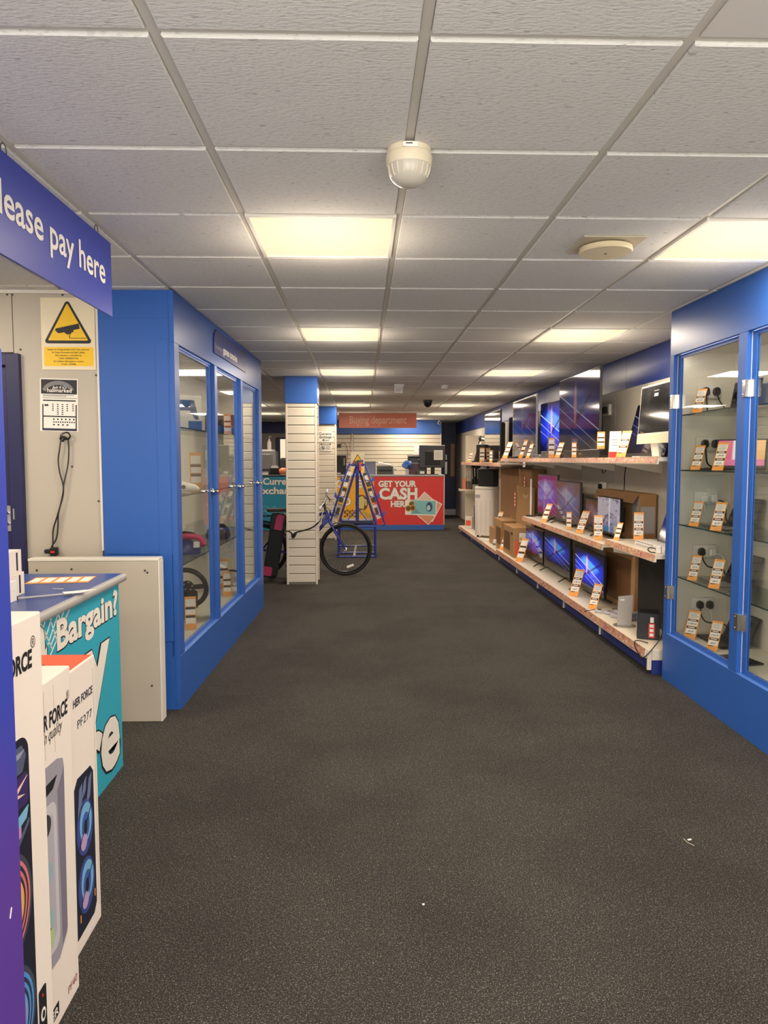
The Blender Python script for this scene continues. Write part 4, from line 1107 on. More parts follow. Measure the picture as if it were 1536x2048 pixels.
o, a, b = carton2('cardboard_box', 'brown box with dark print standing beyond the small television box', 1.97, 2.2, 10.34, 10.95, .14, .43)
box('screen_print', o, M['brown'], -a - .0015, -a, -b + .05, b - .2, .08, .32); box('tape', o, M['card2'], -a, a, -.025, .025, .43, .431)
carton2('cardboard_box', 'low brown box on the bottom shelf beside the white air conditioner', 1.98, 2.2, 11.0, 11.4, .14, .262)
o, a, b = carton2('cardboard_box', 'huge plain brown television carton leaning on the wall under top shelf', 2.21, 2.385, 9.55, 11.7, .175, 1.13, 'card2')
for k in range(3): box('shipping_print', o, M['card'], -a - .0015, -a, -.9 + .5*k, -.75 + .5*k, .35 + .12*(k % 2), .42 + .12*(k % 2))
o, a, b = carton2('cardboard_box', 'paler brown television carton standing before the huge carton', 2.165, 2.207, 9.36, 10.28, .172, .90, 'card')
for k, (yy, zz) in enumerate(((.2, .78), (.1, .76), (0, .78))): obj('swirl_print', MB().plate(ellipse(yy, zz, .03, .025, 12), -.001, 0), M['card2'] if False else mat('pale_print', (206, 178, 140), .8), o, rot=(0, 0, R(-90)), loc=(-a, 0, 0))
for k, (y0, z0) in enumerate(((10.30, .77), (9.93, 1.00))):
    t = thing('hanging_label', ('lower' if k == 0 else 'upper') + ' red and white label strip on the brown television cartons', 'label', (2.152 if k == 0 else 2.205, y0, z0), R(-90))
    box('strip', t, M['ored'], -.045, .045, -.004, -.001, 0, .21)
    for q in range(4): box('barcode', t, M['paper'], -.03, .03, -.0048, -.004, .015 + .05*q, .04 + .05*q)

# white portable air conditioner
ac = thing('air_conditioner', 'white portable air conditioner on bottom shelf near the far end', 'air conditioner', (2.00, 12.1, .14), R(-32))
obj('body', MB().prism([(x, y_ + .155) for x, y_ in rrect(-.17, .17, -.155, .155, .06)], .035, .80), M['wbox'], ac, .012, smooth=True, bseg=2)
obj('top_cover', MB().prism([(x, y_ + .155) for x, y_ in rrect(-.175, .175, -.16, .16, .06)], .80, .845), M['white'], ac, .008, smooth=True)
obj('front_handle', MB().plate(rrect(-.145, -.06, .66, .715, .015), -.004, .002), M['lgrey'], ac)
for k in range(4): box('front_seam', ac, M['lgrey'], -.12 + .08*k, -.117 + .08*k, -.002, .002, .08, .62)
for sx in (-.12, .12):
    for sy in (.06, .25): obj('castor', MB().lathe([(.018, -.012), (.018, .012)], 10, (sx, sy, .018), 'x'), M['black2'], ac)
bb = thing('black_box', 'black case standing on top of the white air conditioner', 'case', (2.04, 12.15, .986), R(-32))
box('case_body', bb, M['black2'], -.14, .13, .02, .26, 0, .27, .004); box('case_lid', bb, M['black'], -.145, .135, .015, .265, .27, .29, .004)
rb = thing('round_badge_box', 'grey box with blue round emblem on top of the black case', 'box', (2.06, 12.12, 1.2765), R(-32))
box('carton', rb, M['lgrey'], -.13, .13, .03, .2, 0, .055); obj('emblem', MB().plate(ellipse(.0, .028, .03, .024, 18), .0285, .03), M['navy2'], rb)

# tool sets hung on the end grid
for k, (x, y_, z, lab) in enumerate(((2.03, 13.9, .862, 'black and chrome tools standing on the small side ledge'),)):
    t = thing('tool_set', lab, 'tools', (x, y_ + .12, z), R(-20))
    for q in range(4):
        obj('tool_handle', MB().tube([(-.05 + .035*q, .02, 0), (-.05 + .035*q, .02, .16)], .012, 8), M['black'], t, smooth=True)
        obj('tool_shank', MB().tube([(-.05 + .035*q, .02, .16), (-.05 + .035*q, .02, .26 + .03*(q % 2))], .007, 8), M['chrome'], t, smooth=True)
    box('backing_card', t, M['ored'], -.11, -.07, .0, .003, 0, .22)
for k, (x, y_, z, lab) in enumerate(((2.10, 13.4, .14, 'grey and black cordless drill case on the far bottom shelf'), (1.99, 13.75, .14, 'small white and red packet on far bottom shelf'))):
    t = thing('shelf_packet', lab, 'packet', (x, y_, z), R(-30))
    box('packet_body', t, M['mgrey'] if k == 0 else M['white'], -.07, .07, 0, .09, 0, .46 if k == 0 else .22, .008)
    box('packet_print', t, M['black'] if k == 0 else M['ored'], -.05, .05, -.001, 0, .05, .3 if k == 0 else .15)
t = thing('hand_tool_rack', 'cluster of dark hanging tools under the far top shelf', 'tools', (2.05, 13.3, .98), R(-25))
box('hanging_card', t, M['black2'], -.09, .12, .03, .05, 0.0, .355)
for q in range(4):
    obj('tool_blade', MB().tube([(-.07 + .05*q, .02, .30), (-.06 + .05*q, .01, .10 + .04*(q % 2))], .012, 8), M['chrome'] if q % 2 else M['mgrey'], t, smooth=True)
    obj('tool_grip', MB().tube([(-.06 + .05*q, .01, .10 + .04*(q % 2)), (-.06 + .05*q, .005, .02)], .016, 8), M['black'], t, smooth=True)
# guitar-like gadget at the far end of the top shelf
t = thing('massage_gun', 'tall black and white gadget standing at the far end of top shelf', 'gadget', (2.13, 13.35, 1.385), R(-30))
obj('stem', MB().tube([(-.09, .03, .02), (-.05, .03, .2), (0, .03, .42)], [.035, .025, .022], 10), M['black'], t, smooth=True)
obj('head', MB().tube([(-.02, .03, .44), (.07, .03, .42)], .035, 12), M['black2'], t, smooth=True)
obj('head_cap', MB().tube([(.04, -.012, .43), (.10, -.012, .42)], .018, 12), M['paper'], t, smooth=True)
obj('grip_strip', MB().tube([(-.04, -.006, .18), (.02, -.006, .37)], .016, 8), M['paper'], t, smooth=True)
obj('base', MB().lathe([(.07, 0), (.07, .02), (.03, .03)], 18, (-.09, .03, 0)), M['black'], t)
price_tag('white leaning card at the extreme far end of top shelf', 1.985, 13.75, 1.385, .06, -20, -22, simple=True)
price_tag('slim pale tag on far top shelf before the farthest television', 1.985, 11.35, 1.385, .045, -15, -4, simple=True, hh=1.4)

# ---------------------------------------------------------------- small things near the cabinet
for k, (z, lab) in enumerate(((.803, 'lower white flat router box on near middle shelf'), (.8225, 'upper white flat router box on near middle shelf'))):
    t = thing('flat_box', lab, 'box', (2.03 + .004*k, 5.16, z), R(-90), 'white flat boxes on the middle shelf')
    box('carton', t, M['paper'], -.24, .30, 0, .12, 0, .019, .001)
    box('print_band', t, M['lgrey'], -.22, .10, -.0006, 0, .004, .014)
    box('title_print', t, M['mgrey'], .14, .20, -.0008, 0, .005, .014)
ud = thing('usb_stick', 'small white usb gadget with black cord at near middle shelf end', 'gadget', (1.985, 4.86, .803), R(-60))
box('body', ud, M['paper'], -.02, .02, 0, .02, 0, .05, .004)
obj('cord', MB().tube(smooth_path([(-.02, .01, .03), (-.06, .0, .035), (-.08, .0, .02), (-.05, -.01, .006), (-.01, -.012, .006)]), .004, 6), M['black'], ud, smooth=True)
# retro console + pad
gc = thing('game_console', 'grey retro game console on bottom shelf beside its controller', 'game console', (2.03, 5.70, .172), R(-60))
obj('lower_case', MB().prism(rrect(-.10, .10, 0, .16, .02), 0, .03), M['lgrey'], gc, .004)
obj('upper_case', MB().prism(rrect(-.085, .085, .03, .15, .015), .03, .052), M['lgrey'], gc, .006)
box('slot', gc, M['mgrey'], -.05, .05, .09, .105, .052, .053); 
for s in (-1, 1): box('switch', gc, mat('violet_plastic', (110, 100, 150), .4), s*.05 - .012, s*.05 + .012, .05, .07, .052, .058, .001)
gp = thing('game_controller', 'grey rounded game controller on bottom shelf before price tag', 'controller', (1.99, 5.93, .172), R(-50))
obj('body', MB().lathe([(.038, 0), (.042, .012), (.034, .022)], 18, (-.045, 0, 0)).lathe([(.038, 0), (.042, .012), (.034, .022)], 18, (.045, 0, 0)).box(-.05, .05, -.028, .028, .001, .021), M['lgrey'], gp, smooth=True)
obj('direction_pad', MB().box(-.062, -.028, -.005, .005, .021, .026).box(-.050, -.040, -.017, .017, .021, .026), M['dgrey'], gp)
for q, (dx, dy) in enumerate(((.034, 0), (.056, 0), (.045, .011), (.045, -.011))): obj('button', MB().lathe([(.005, .021), (.005, .026)], 8, (dx, dy, 0)), M['dgrey'], gp)
obj('cord', MB().tube(smooth_path([(0, .03, .012), (-.05, .02, .02), (-.12, -.04, .01), (-.128, -.09, .006), (-.10, -.11, .008)]), .003, 6), M['black'], gp, smooth=True)
ho = thing('acrylic_holder', 'clear acrylic leaflet holder standing on the bottom shelf', 'holder', (1.99, 5.46, .172), R(-15))
obj('upright_sheet', MB().plate([(-.055, .006), (.05, .006), (.055, .24), (-.05, .225)], 0, .003), mat('frosted_acrylic', (172, 166, 160), .25), ho)
obj('base_disc', MB().lathe([(.085, 0), (.085, .005)], 24, (0, .01, 0)), CLEAR, ho)
box('slot_print', ho, M['paper'], -.035, -.005, -.001, 0, .195, .205)
nb = thing('product_box', 'black product box with red lettering panel at near end of bottom shelf', 'box', (2.005, 5.04, .172), R(-20))
box('carton', nb, M['black'], -.075, .075, 0, .16, 0, .185, .002)
box('red_panel', nb, M['red'], .002, .044, -.0012, 0, .012, .115); 
for q in range(3): box('white_glyph', nb, M['wink'], .010, .036, -.002, -.0012, .022 + .032*q, .044 + .032*q)
box('barcode', nb, M['paper'], .012, .036, -.0012, 0, .12, .158)
box('photo_print', nb, mat('sky_print', (100, 150, 200), .5), -.0762, -.075, .02, .06, .12, .16); box('photo_print', nb, M['paper'], -.0762, -.075, .03, .08, .05, .10); box('photo_print', nb, M['red'], -.0762, -.075, .09, .13, .03, .10)
cl = thing('mains_cable', 'black cord draped over the near end of the bottom shelf', 'cable', (1.9, 4.80, .1), 0)
obj('cord', MB().tube(smooth_path([(.13, .06, .22), (.09, -.026, .16), (.03, -.03, .075), (-.02, -.028, .02), (-.028, .02, .01), (-.03, .12, .05), (-.01, .16, .085), (.06, .12, .078)]), .004, 6), M['black'], cl, smooth=True)
wk = thing('mains_cable', 'black wire bundle behind price tag and console on bottom shelf', 'cable', (2.11, 5.98, .172), 0)
obj('cord', MB().tube(smooth_path([(.0, .10, .006), (.02, .04, .02), (.035, -.04, .006), (.055, -.12, .02), (.062, -.06, .03), (.05, .02, .012), (.045, .10, .09)]), .004, 6), M['black'], wk, smooth=True)
# flat black player at the near end and a white cable clip on the plinth
pl = thing('media_player', 'flat black media player with silver edge behind black product box', 'player', (2.23, 4.87, .172), R(-60))
box('body', pl, M['black'], -.12, .03, 0, .18, 0.004, .05, .003); box('silver_edge', pl, M['silver'], -.12, .03, -.001, 0, .04, .048); 
for sx in (-.10, .01): box('foot', pl, M['black2'], sx - .01, sx + .01, .02, .16, 0, .005)

wp_ = thing('display_pole', 'slim white pole on a black foot at the far end of middle shelf', 'pole', (2.03, 8.80, .752), 0)
obj('pole', MB().tube([(0, 0, .012), (0, 0, .45)], .010, 10), M['paper'], wp_, smooth=True); obj('foot', MB().lathe([(.06, 0), (.06, .010), (.02, .014)], 18), M['black'], wp_)
ht = thing('shelf_label', 'small white label hanging from the top shelf edge', 'label', (1.929, 8.75, 1.345), R(-90))
box('card', ht, M['paper'], -.06, .06, -.002, 0, 0, .058); box('print', ht, M['dgrey'], -.03, .03, -.0026, -.002, .02, .04)
# ================================================================ BACK OF THE SHOP
# ---------------------------------------------------------------- buying department banner
bb_ = thing('hanging_banner', 'terracotta hanging banner reading Buying department over red counter', 'banner', (0.295, 14.2, 2.04), 0)
box('banner_board', bb_, M['bannero'], -.744, .744, -.004, .004, 0, .284)
text(bb_, 'Buying department', mat('pale_lettering', (226, 178, 156), .5), .205, 0, .085, -.007, bold=.008, align='CENTER', sx=.70)
for x in (-.14, .46):
    obj('ceiling_hook', MB().tube([(x, 0, .284), (x, 0, .33)], .006, 6), M['white'], bb_)

# ---------------------------------------------------------------- red buying counter
rc_ = thing('buying_counter', 'buying counter with red and yellow poster reading GET YOUR CASH HERE', 'counter', (0, 14.95, 0), 0)
box('carcass', rc_, M['greyp'], -1.0, 1.655, .012, .62, .10, 1.09)
box('plinth', rc_, M['blue'], -1.0, 1.66, .006, .60, 0.0, .10)
box('worktop', rc_, M['edge'], -1.02, 1.675, -.02, .66, 1.092, 1.125, .004)
box('red_poster', rc_, M['red'], .232, 1.655, 0.0, .012, .105, 1.09)
box('yellow_poster', rc_, M['yellow'], -1.0, .230, 0.0, .012, .105, 1.09)
box('end_trim', rc_, M['silver'], 1.655, 1.672, .0, .03, .105, 1.09)
kk = dict(bold=.045, edge=.02, align='CENTER', dy=.003)
outlined(rc_, 'GET YOUR', M['wink'], M['brown'], .165, .70, .885, -.003, sx=.95, **kk)
outlined(rc_, 'CASH', M['wink'], M['brown'], .31, .73, .635, -.003, sx=1.0, **kk)
outlined(rc_, 'HERE', M['wink'], M['brown'], .165, .75, .475, -.003, sx=.95, **kk)
fit_outlined(rc_, 'O', M['wink'], M['brown'], -.535, -.395, .872, .145, bold=.045, dy=.003)
fit_outlined(rc_, 'E', M['wink'], M['brown'], -.13, -.005, .872, .145, bold=.045, dy=.003)
fit_outlined(rc_, 'D', M['wink'], M['brown'], -.385, -.24, .510, .145, bold=.045, dy=.003)
# banknotes and coins printed on the red half (plain stand-ins)
def rot_rect(cx_, cz, w, h, a):
    ca, sa = math.cos(R(a)), math.sin(R(a))
    return [(cx_ + x*ca - z*sa, cz + x*sa + z*ca) for x, z in ((-w/2, -h/2), (w/2, -h/2), (w/2, h/2), (-w/2, h/2))]
for i, (x, z, w, h, a, c) in enumerate(((1.33, .56, .40, .24, -42, (226, 196, 180)), (1.42, .40, .42, .24, 62, (226, 160, 130)), (1.30, .28, .30, .22, -40, (226, 150, 110)))):
    obj('note_edge', MB().plate(rot_rect(x, z, w, h, a), -.0035 - i*.001, 0), M['paper'], rc_)
    obj('note_face', MB().plate(rot_rect(x, z, w*.92, h*.86, a), -.0040 - i*.001, -.0035 - i*.001), mat('note_print_%d' % i, c, .5), rc_)
obj('banknote_edge', MB().plate(rot_rect(1.19, .455, .64, .31, -2), -.0085, 0), M['paper'], rc_)
obj('banknote_print', MB().plate(rot_rect(1.24, .46, .50, .28, -2), -.0095, -.0085), mat('note_teal', (132, 190, 196), .5), rc_)
obj('portrait_print', MB().plate(ellipse(1.36, .47, .065, .10, 20), -.0105, -.0095), mat('note_ink', (52, 84, 112), .5), rc_)
obj('portrait_face', MB().plate(ellipse(1.345, .45, .036, .055, 16), -.0115, -.0105), mat('note_pale', (188, 214, 218), .5), rc_)
for q in range(3): box('note_line', rc_, mat('note_ink', (52, 84, 112), .5), 1.02, 1.17 - .03*q, -.0105, -.0095, .35 + .03*q, .36 + .03*q)
for q, (x, z) in enumerate(((1.0, .53), (.93, .44), (1.02, .45))):
    obj('coin_print', MB().plate(ellipse(x, z, .062, .066, 22), -.0125 - .001*q, -.0085), M['gold'], rc_)
    obj('coin_face', MB().plate(ellipse(x, z, .043, .047, 20), -.0135 - .001*q, -.0125 - .001*q), M['brown'], rc_)
# jewellery and ingots printed on the yellow half
obj('watch_print', MB().plate(ellipse(-.02, .55, .13, .17, 26), -.004, 0), M['brown'], rc_)
obj('watch_strap', MB().plate([(-.10, .45), (.02, .43), (.05, .62), (.0, .70), (-.09, .66)], -.005, -.004), mat('strap_print', (214, 196, 120), .5), rc_)
obj('watch_gap', MB().plate([(.05, .50), (.085, .50), (.08, .62), (.05, .63)], -.0055, -.005), mat('strap_print', (214, 196, 120), .5), rc_)
obj('ingot_print', MB().plate([(-.42, .20), (-.12, .20), (.06, .40), (.0, .42), (-.15, .36)], -.005, 0), mat('ingot_print', (206, 170, 70), .5), rc_)
obj('ingot_end', MB().plate([(.06, .26), (.17, .22), (.19, .30), (.10, .36), (.02, .38)], -.006, 0), M['gold'], rc_)
chn = MB()
for q in range(14): chn.plate(ellipse(-.36 + .05*(q % 5), .28 + .05*(q // 5) + .02*(q % 2), .022, .018, 10), -.007 - .0003*q, -.005)
obj('chain_print', chn, M['brown'], rc_)

# on the counter
pc = thing('computer_tower', 'black computer tower at the left end of the red counter', 'computer', (-.45, 15.15, 1.126), 0)
box('case', pc, M['black2'], -.11, .11, 0, .4, .006, .395, .004); box('drive_strip', pc, M['mgrey'], .06, .09, -.002, 0, .19, .34); box('badge', pc, M['paper'], -.07, -.0, -.002, 0, .02, .035)
for s in (-1, 1): box('foot', pc, M['black'], s*.08 - .02, s*.08 + .02, .05, .35, 0, .007)
cw = thing('warning_sign', 'small yellow triangle camera sign behind the wire rack', 'sign', (-.10, 15.17, 1.126), 0)
box('sign_board', cw, mat('sign_ivory', (232, 220, 190), .35), -.14, .14, -.004, .004, 0, .46)
cctv_print(cw, -.005, M['ink'], M['syellow'], 1.05, 0, .02)
box('text_box', cw, M['syellow'], -.12, .12, -.006, -.004, .03, .13)
gb = thing('storage_crate', 'grey plastic crate behind the wire rack on red counter', 'crate', (.14, 15.2, 1.126), 0)
box('crate_body', gb, mat('blue_grey_plastic', (110, 116, 138), .5), -.16, .13, 0, .35, 0, .27, .006); box('crate_rim', gb, M['mgrey'], -.165, .135, -.006, .356, .255, .272, .003)
tr = thing('document_tray', 'dark document tray with loose papers on the red counter', 'tray', (.45, 15.2, 1.126), 0)
box('tray_body', tr, M['dgrey'], -.15, .18, 0, .3, 0, .17, .004); box('tray_gap', tr, M['black2'], -.12, .15, -.003, 0, .06, .10)
obj('paper_stack', MB().prism([(-.15, .01), (.10, -.01), (.16, .22), (-.14, .25)], .171, .20), M['lgrey'], tr)
obj('loose_sheet', MB().obox(Matrix.Translation((-.12, .1, .205)) @ Euler((R(6), R(12), R(10))).to_matrix().to_4x4(), 0, .26, -.1, .1, .035, .05), M['paper'], tr)
bx = thing('ring_binder', 'white ring binder standing beside document tray on red counter', 'binder', (.68, 15.2, 1.126), 0)
box('spine', bx, M['paper'], -.03, .035, 0, .26, 0, .19, .003); box('spine_label', bx, M['black'], -.015, .02, -.001, 0, .08, .10)
fd = thing('filing_box', 'black two-drawer filing box with papers on top on red counter', 'filing box', (1.14, 15.2, 1.126), 0)
box('box_body', fd, M['black2'], -.19, .19, 0, .34, 0, .37, .005)
for z in (.05, .21): d_ = box('drawer', fd, M['black'], -.17, .17, -.008, 0, z, z + .13, .002); box('drawer_label', d_, M['paper'], .01, .07, -.010, -.008, z + .09, z + .115)
obj('paper_stack', MB().prism([(-.22, -.02), (.18, -.01), (.19, .26), (-.2, .28)], .371, .40), M['lgrey'], fd)
obj('loose_sheet', MB().obox(Matrix.Translation((-.08, .05, .40)) @ Euler((0, R(14), R(-6))).to_matrix().to_4x4(), 0, .28, 0, .2, .045, .06), M['paper'], fd)
bl = thing('cleaning_cloth', 'crumpled blue cloth over a spray bottle on red counter', 'cloth', (.91, 15.02, 1.126), 0)
ball = MB().lathe([(.03, .12), (.09, .15), (.10, .20), (.08, .26), (.03, .28)], 12)
ball.v = [(x*(1 + .25*math.sin(7*i)), y_*(1 + .2*math.cos(5*i)), z*(1 + .04*math.sin(11*i))) for i, (x, y_, z) in enumerate(ball.v)]
obj('cloth', ball, M['blue'], bl, smooth=True); obj('bottle', MB().lathe([(.04, 0), (.042, .10), (.02, .15)], 14), M['lgrey'], bl, smooth=True)
pf = thing('folder', 'purple-brown folder standing against the filing box on red counter', 'folder', (1.0, 15.12, 1.126), 0)
box('cover', pf, mat('plum_card', (92, 58, 74), .5), -.03, .20, 0, .03, 0, .235, .002); box('sheets', pf, M['paper'], -.028, .198, .005, .025, .002, .24)
mn = thing('monitor', 'large black monitor rear with taped notice at right of red counter', 'monitor', (1.42, 14.98, 1.126), 0)
box('housing', mn, M['black'], -.26, .27, .06, .10, .14, .60, .006); box('rear_bulge', mn, M['black2'], -.14, .16, .03, .06, .20, .48, .006)
box('taped_notice', mn, M['paper'], .035, .215, .024, .0295, .30, .50)
for q in range(5): box('notice_line', mn, M['mgrey'], .06, .19, .0232, .024, .34 + .026*q, .345 + .026*q)
obj('stand', MB().box(-.02, .06, .09, .12, .01, .30).lathe([(.12, 0), (.12, .012)], 20, (.02, .12, 0)), M['black2'], mn)
cr = thing('card_terminal', 'black card terminal with papers below the monitor on red counter', 'terminal', (1.20, 14.985, 1.126), 0)
box('body', cr, M['dgrey'], -.1, .08, 0, .1, 0, .085, .006); box('paper_strip', cr, M['paper'], -.03, .06, -.002, .0, .02, .07)
mg = thing('coin_stand', 'white card with a clear round magnifier on the slatted wall', 'card', (1.40, 17.54, 1.56), 0)
box('card', mg, M['paper'], -.17, -.06, .0, .02, 0, .21); obj('lens', MB().lathe([(.09, .0), (.09, .02)], 24, (.03, .0, .10), 'y'), mat('coin_grey', (196, 190, 170), .2), mg); obj('lens_rim', MB().tube([(.03 + .095*math.cos(R(a)), .0, .10 + .095*math.sin(R(a))) for a in range(0, 360, 20)], .008, 6, True), M['lgrey'], mg)
box('bracket', mg, M['shelf'], -.17, .14, -.02, .035, -.012, 0)
# red cables on the slatted wall
rw = thing('wall_cable', 'loop of red cable hanging on the slatted wall', 'cable', (-.46, 17.56, 1.25), 0)
obj('cord', MB().tube(smooth_path([(-.10, 0, .52), (.02, 0, .58), (.10, 0, .40), (.08, 0, .15), (.0, 0, .02), (-.04, 0, .0)]), .006, 6), mat('red_cable', (150, 50, 46), .5), rw, smooth=True)
obj('cord', MB().tube(smooth_path([(.20, 0, .8), (.16, 0, .5), (.2, 0, .2), (.1, 0, .02)]), .005, 6), mat('red_cable', (150, 50, 46), .5), rw, smooth=True)
obj('fixing_plug', MB().box(-.14, -.05, -.02, .015, .47, .55), M['dgrey'], rw, .006)

# ---------------------------------------------------------------- currency exchange counter at the left
te = thing('exchange_counter', 'turquoise exchange counter reading Currency Exchange behind the column', 'counter', (0, 14.95, 0), 0)
box('carcass', te, M['greyp'], -3.4, -1.22, .012, .60, 0.0, 1.09)
box('worktop', te, M['dgrey'], -3.42, -1.20, -.02, .64, 1.092, 1.125, .004)
box('poster_panel', te, M['teald'], -3.4, -1.22, 0, .012, .0, 1.09)
fit_outlined(te, 'Currency', M['wink'], M['brown'], -2.015, -1.28, .930, .128, bold=.03, edge=.015, dy=.003)
fit_outlined(te, 'Exchange', M['wink'], M['brown'], -2.13, -1.26, .742, .128, bold=.03, edge=.015, dy=.003)
mp_ = MB()
rnd = random.Random(3)
p = [-2.0, .60]
for q in range(26):
    n_ = [min(-1.5, max(-2.2, p[0] + rnd.uniform(-.13, .16))), min(.64, max(.30, p[1] + rnd.uniform(-.11, .09)))]
    stroke(mp_, p, n_, .009, -.003, 0); p = n_
stroke(mp_, (-2.05, .38), (-1.5, .44), .012, -.003, 0); stroke(mp_, (-2.0, .42), (-1.8, .26), .012, -.003, 0)
obj('map_lines', mp_, mat('map_line', (120, 190, 208), .5), te)
mt = thing('computer_tower', 'grey computer tower on the turquoise exchange counter', 'computer', (-2.02, 15.2, 1.126), 0)
box('case', mt, M['mgrey'], -.13, .13, 0, .35, .006, .42, .005); box('front_panel', mt, M['dgrey'], -.12, .12, -.003, 0, .01, .12)
for s in (-1, 1): box('foot', mt, M['black'], s*.09 - .02, s*.09 + .02, .05, .3, 0, .007)
fl = thing('filing_cabinet', 'tall grey filing cabinet behind the exchange counter', 'cabinet', (-2.14, 16.4, 0), 0)
box('cabinet_body', fl, M['mgrey'], -.35, .22, 0, .5, 0, 1.62, .005)
for q in range(4): d_ = box('drawer', fl, M['mgrey'], -.33, .20, -.012, 0, .06 + .39*q, .42 + .39*q, .003); box('handle', d_, M['silver'], -.12, .0, -.02, -.012, .28 + .39*q, .30 + .39*q)
hs = thing('sanitiser_bottle', 'white pump sanitiser bottle on top of the grey filing cabinet', 'bottle', (-2.11, 16.76, 1.621), 0)
obj('bottle', MB().lathe([(.045, 0), (.048, .03), (.048, .2), (.02, .25), (.018, .27)], 16), M['paper'], hs, smooth=True); obj('pump', MB().lathe([(.02, .27), (.02, .29), (.008, .295), (.008, .32)], 10).box(-.01, .05, -.01, .01, .32, .335), M['lgrey'], hs)
sh = thing('paper_pile', 'pile of white papers beside the sanitiser bottle', 'papers', (-2.30, 16.5, 1.621), 0)
obj('stack', MB().prism([(-.15, -.08), (.30, -.06), (.34, .12), (-.14, .14)], 0, .035), M['paper'], sh); obj('leaning_sheet', MB().obox(Matrix.Translation((-.12, .0, .04)) @ Euler((0, R(-55), 0)).to_matrix().to_4x4(), 0, .26, -.06, .1, 0, .01), M['cream2'], sh)
ps = thing('receipt_printer', 'black receipt printer on the turquoise exchange counter', 'printer', (-1.79, 15.05, 1.126), 0)
box('body', ps, M['black'], -.09, .09, 0, .2, 0, .15, .012); box('lid', ps, M['dgrey'], -.085, .085, .02, .19, .15, .165, .006); box('paper_slot', ps, M['paper'], -.06, .06, .03, .035, .163, .185)
cu = thing('charity_globe', 'orange rounded money bank on the turquoise exchange counter', 'money bank', (-1.605, 15.02, 1.126), 0)
obj('body', MB().lathe([(.04, 0), (.085, .03), (.10, .07), (.085, .115), (.04, .14)], 20), mat('peach_plastic', (236, 140, 96), .4), cu, smooth=True); obj('base', MB().lathe([(.06, 0), (.06, .012)], 20, (0, 0, 0)), M['white'], cu)
nt_ = thing('note_block', 'small stack of white note pads on exchange counter', 'note pad', (-1.98, 15.0, 1.126), 0)
box('pad', nt_, M['paper'], -.06, .06, 0, .12, 0, .03); box('pad_top', nt_, M['lgrey'], -.055, .065, .01, .13, .031, .06)
ch = thing('office_chair', 'dark high-backed office chair behind the exchange counter', 'chair', (-1.50, 16.2, 0), R(160))
box('backrest', ch, M['dgrey'], -.24, .24, .18, .26, .62, 1.47, .05); box('seat', ch, M['dgrey'], -.25, .25, -.25, .22, .46, .54, .03); obj('stem', MB().tube([(0, 0, .08), (0, 0, .46)], .03, 10), M['black'], ch, smooth=True)
for q in range(5): obj('leg', MB().tube([(0, 0, .10), (.28*math.cos(q*1.257), .28*math.sin(q*1.257), .045)], .018, 8), M['black'], ch, smooth=True); obj('castor', MB().lathe([(.028, -.02), (.028, .02)], 10, (.28*math.cos(q*1.257), .28*math.sin(q*1.257), .028), 'y'), M['black2'], ch)
obj('back_bracket', MB().tube([(0, .0, .45), (0, .22, .5), (0, .23, .7)], .02, 8), M['black'], ch, smooth=True)

# notices on the rear column
n1 = thing('notice_sign', 'white notice reading Currency Exchange with arrow on the rear column', 'sign', (-.650, 13.10, 1.744), 0)
box('paper_sheet', n1, M['paper'], -.145, .118, -.006, -.002, 0, .195)
text(n1, 'Currency', M['ink'], .062, .105, .125, -.008, align='RIGHT', bold=.01, sx=.92); text(n1, 'Exchange', M['ink'], .062, .105, .068, -.008, align='RIGHT', bold=.01, sx=.92)
ar = MB(); stroke(ar, (-.06, .035), (.06, .03), .007, -.008, -.006); stroke(ar, (-.06, .035), (-.025, .052), .007, -.008, -.006); stroke(ar, (-.06, .035), (-.025, .018), .007, -.008, -.006); obj('arrow_print', ar, M['ink'], n1)
n2 = thing('notice_sign', 'small white NOTICE sign with dog symbol below the exchange notice', 'sign', (-.650, 13.10, 1.585), 0)
box('paper_sheet', n2, M['paper'], -.10, .10, -.006, -.002, 0, .142)
box('heading_bar', n2, M['brown'], -.09, .09, -.007, -.006, .103, .135); text(n2, 'NOTICE', M['wink'], .036, 0, .108, -.008, align='CENTER', bold=.02)
obj('ban_ring', MB().tube([(-.05 + .032*math.cos(R(a)), -.0075, .055 + .032*math.sin(R(a))) for a in range(0, 360, 24)], .0035, 6, True), M['ink'], n2)
dg = MB(); stroke(dg, (-.072, .078), (-.028, .032), .006, -.009, -.006); dg.plate(ellipse(-.05, .052, .018, .009, 12), -.008, -.006); obj('dog_symbol', dg, M['ink'], n2)
for q in range(4): box('text_line', n2, M['mgrey'], 0, .085 - .015*(q % 2), -.007, -.006, .025 + .018*q, .033 + .018*q)

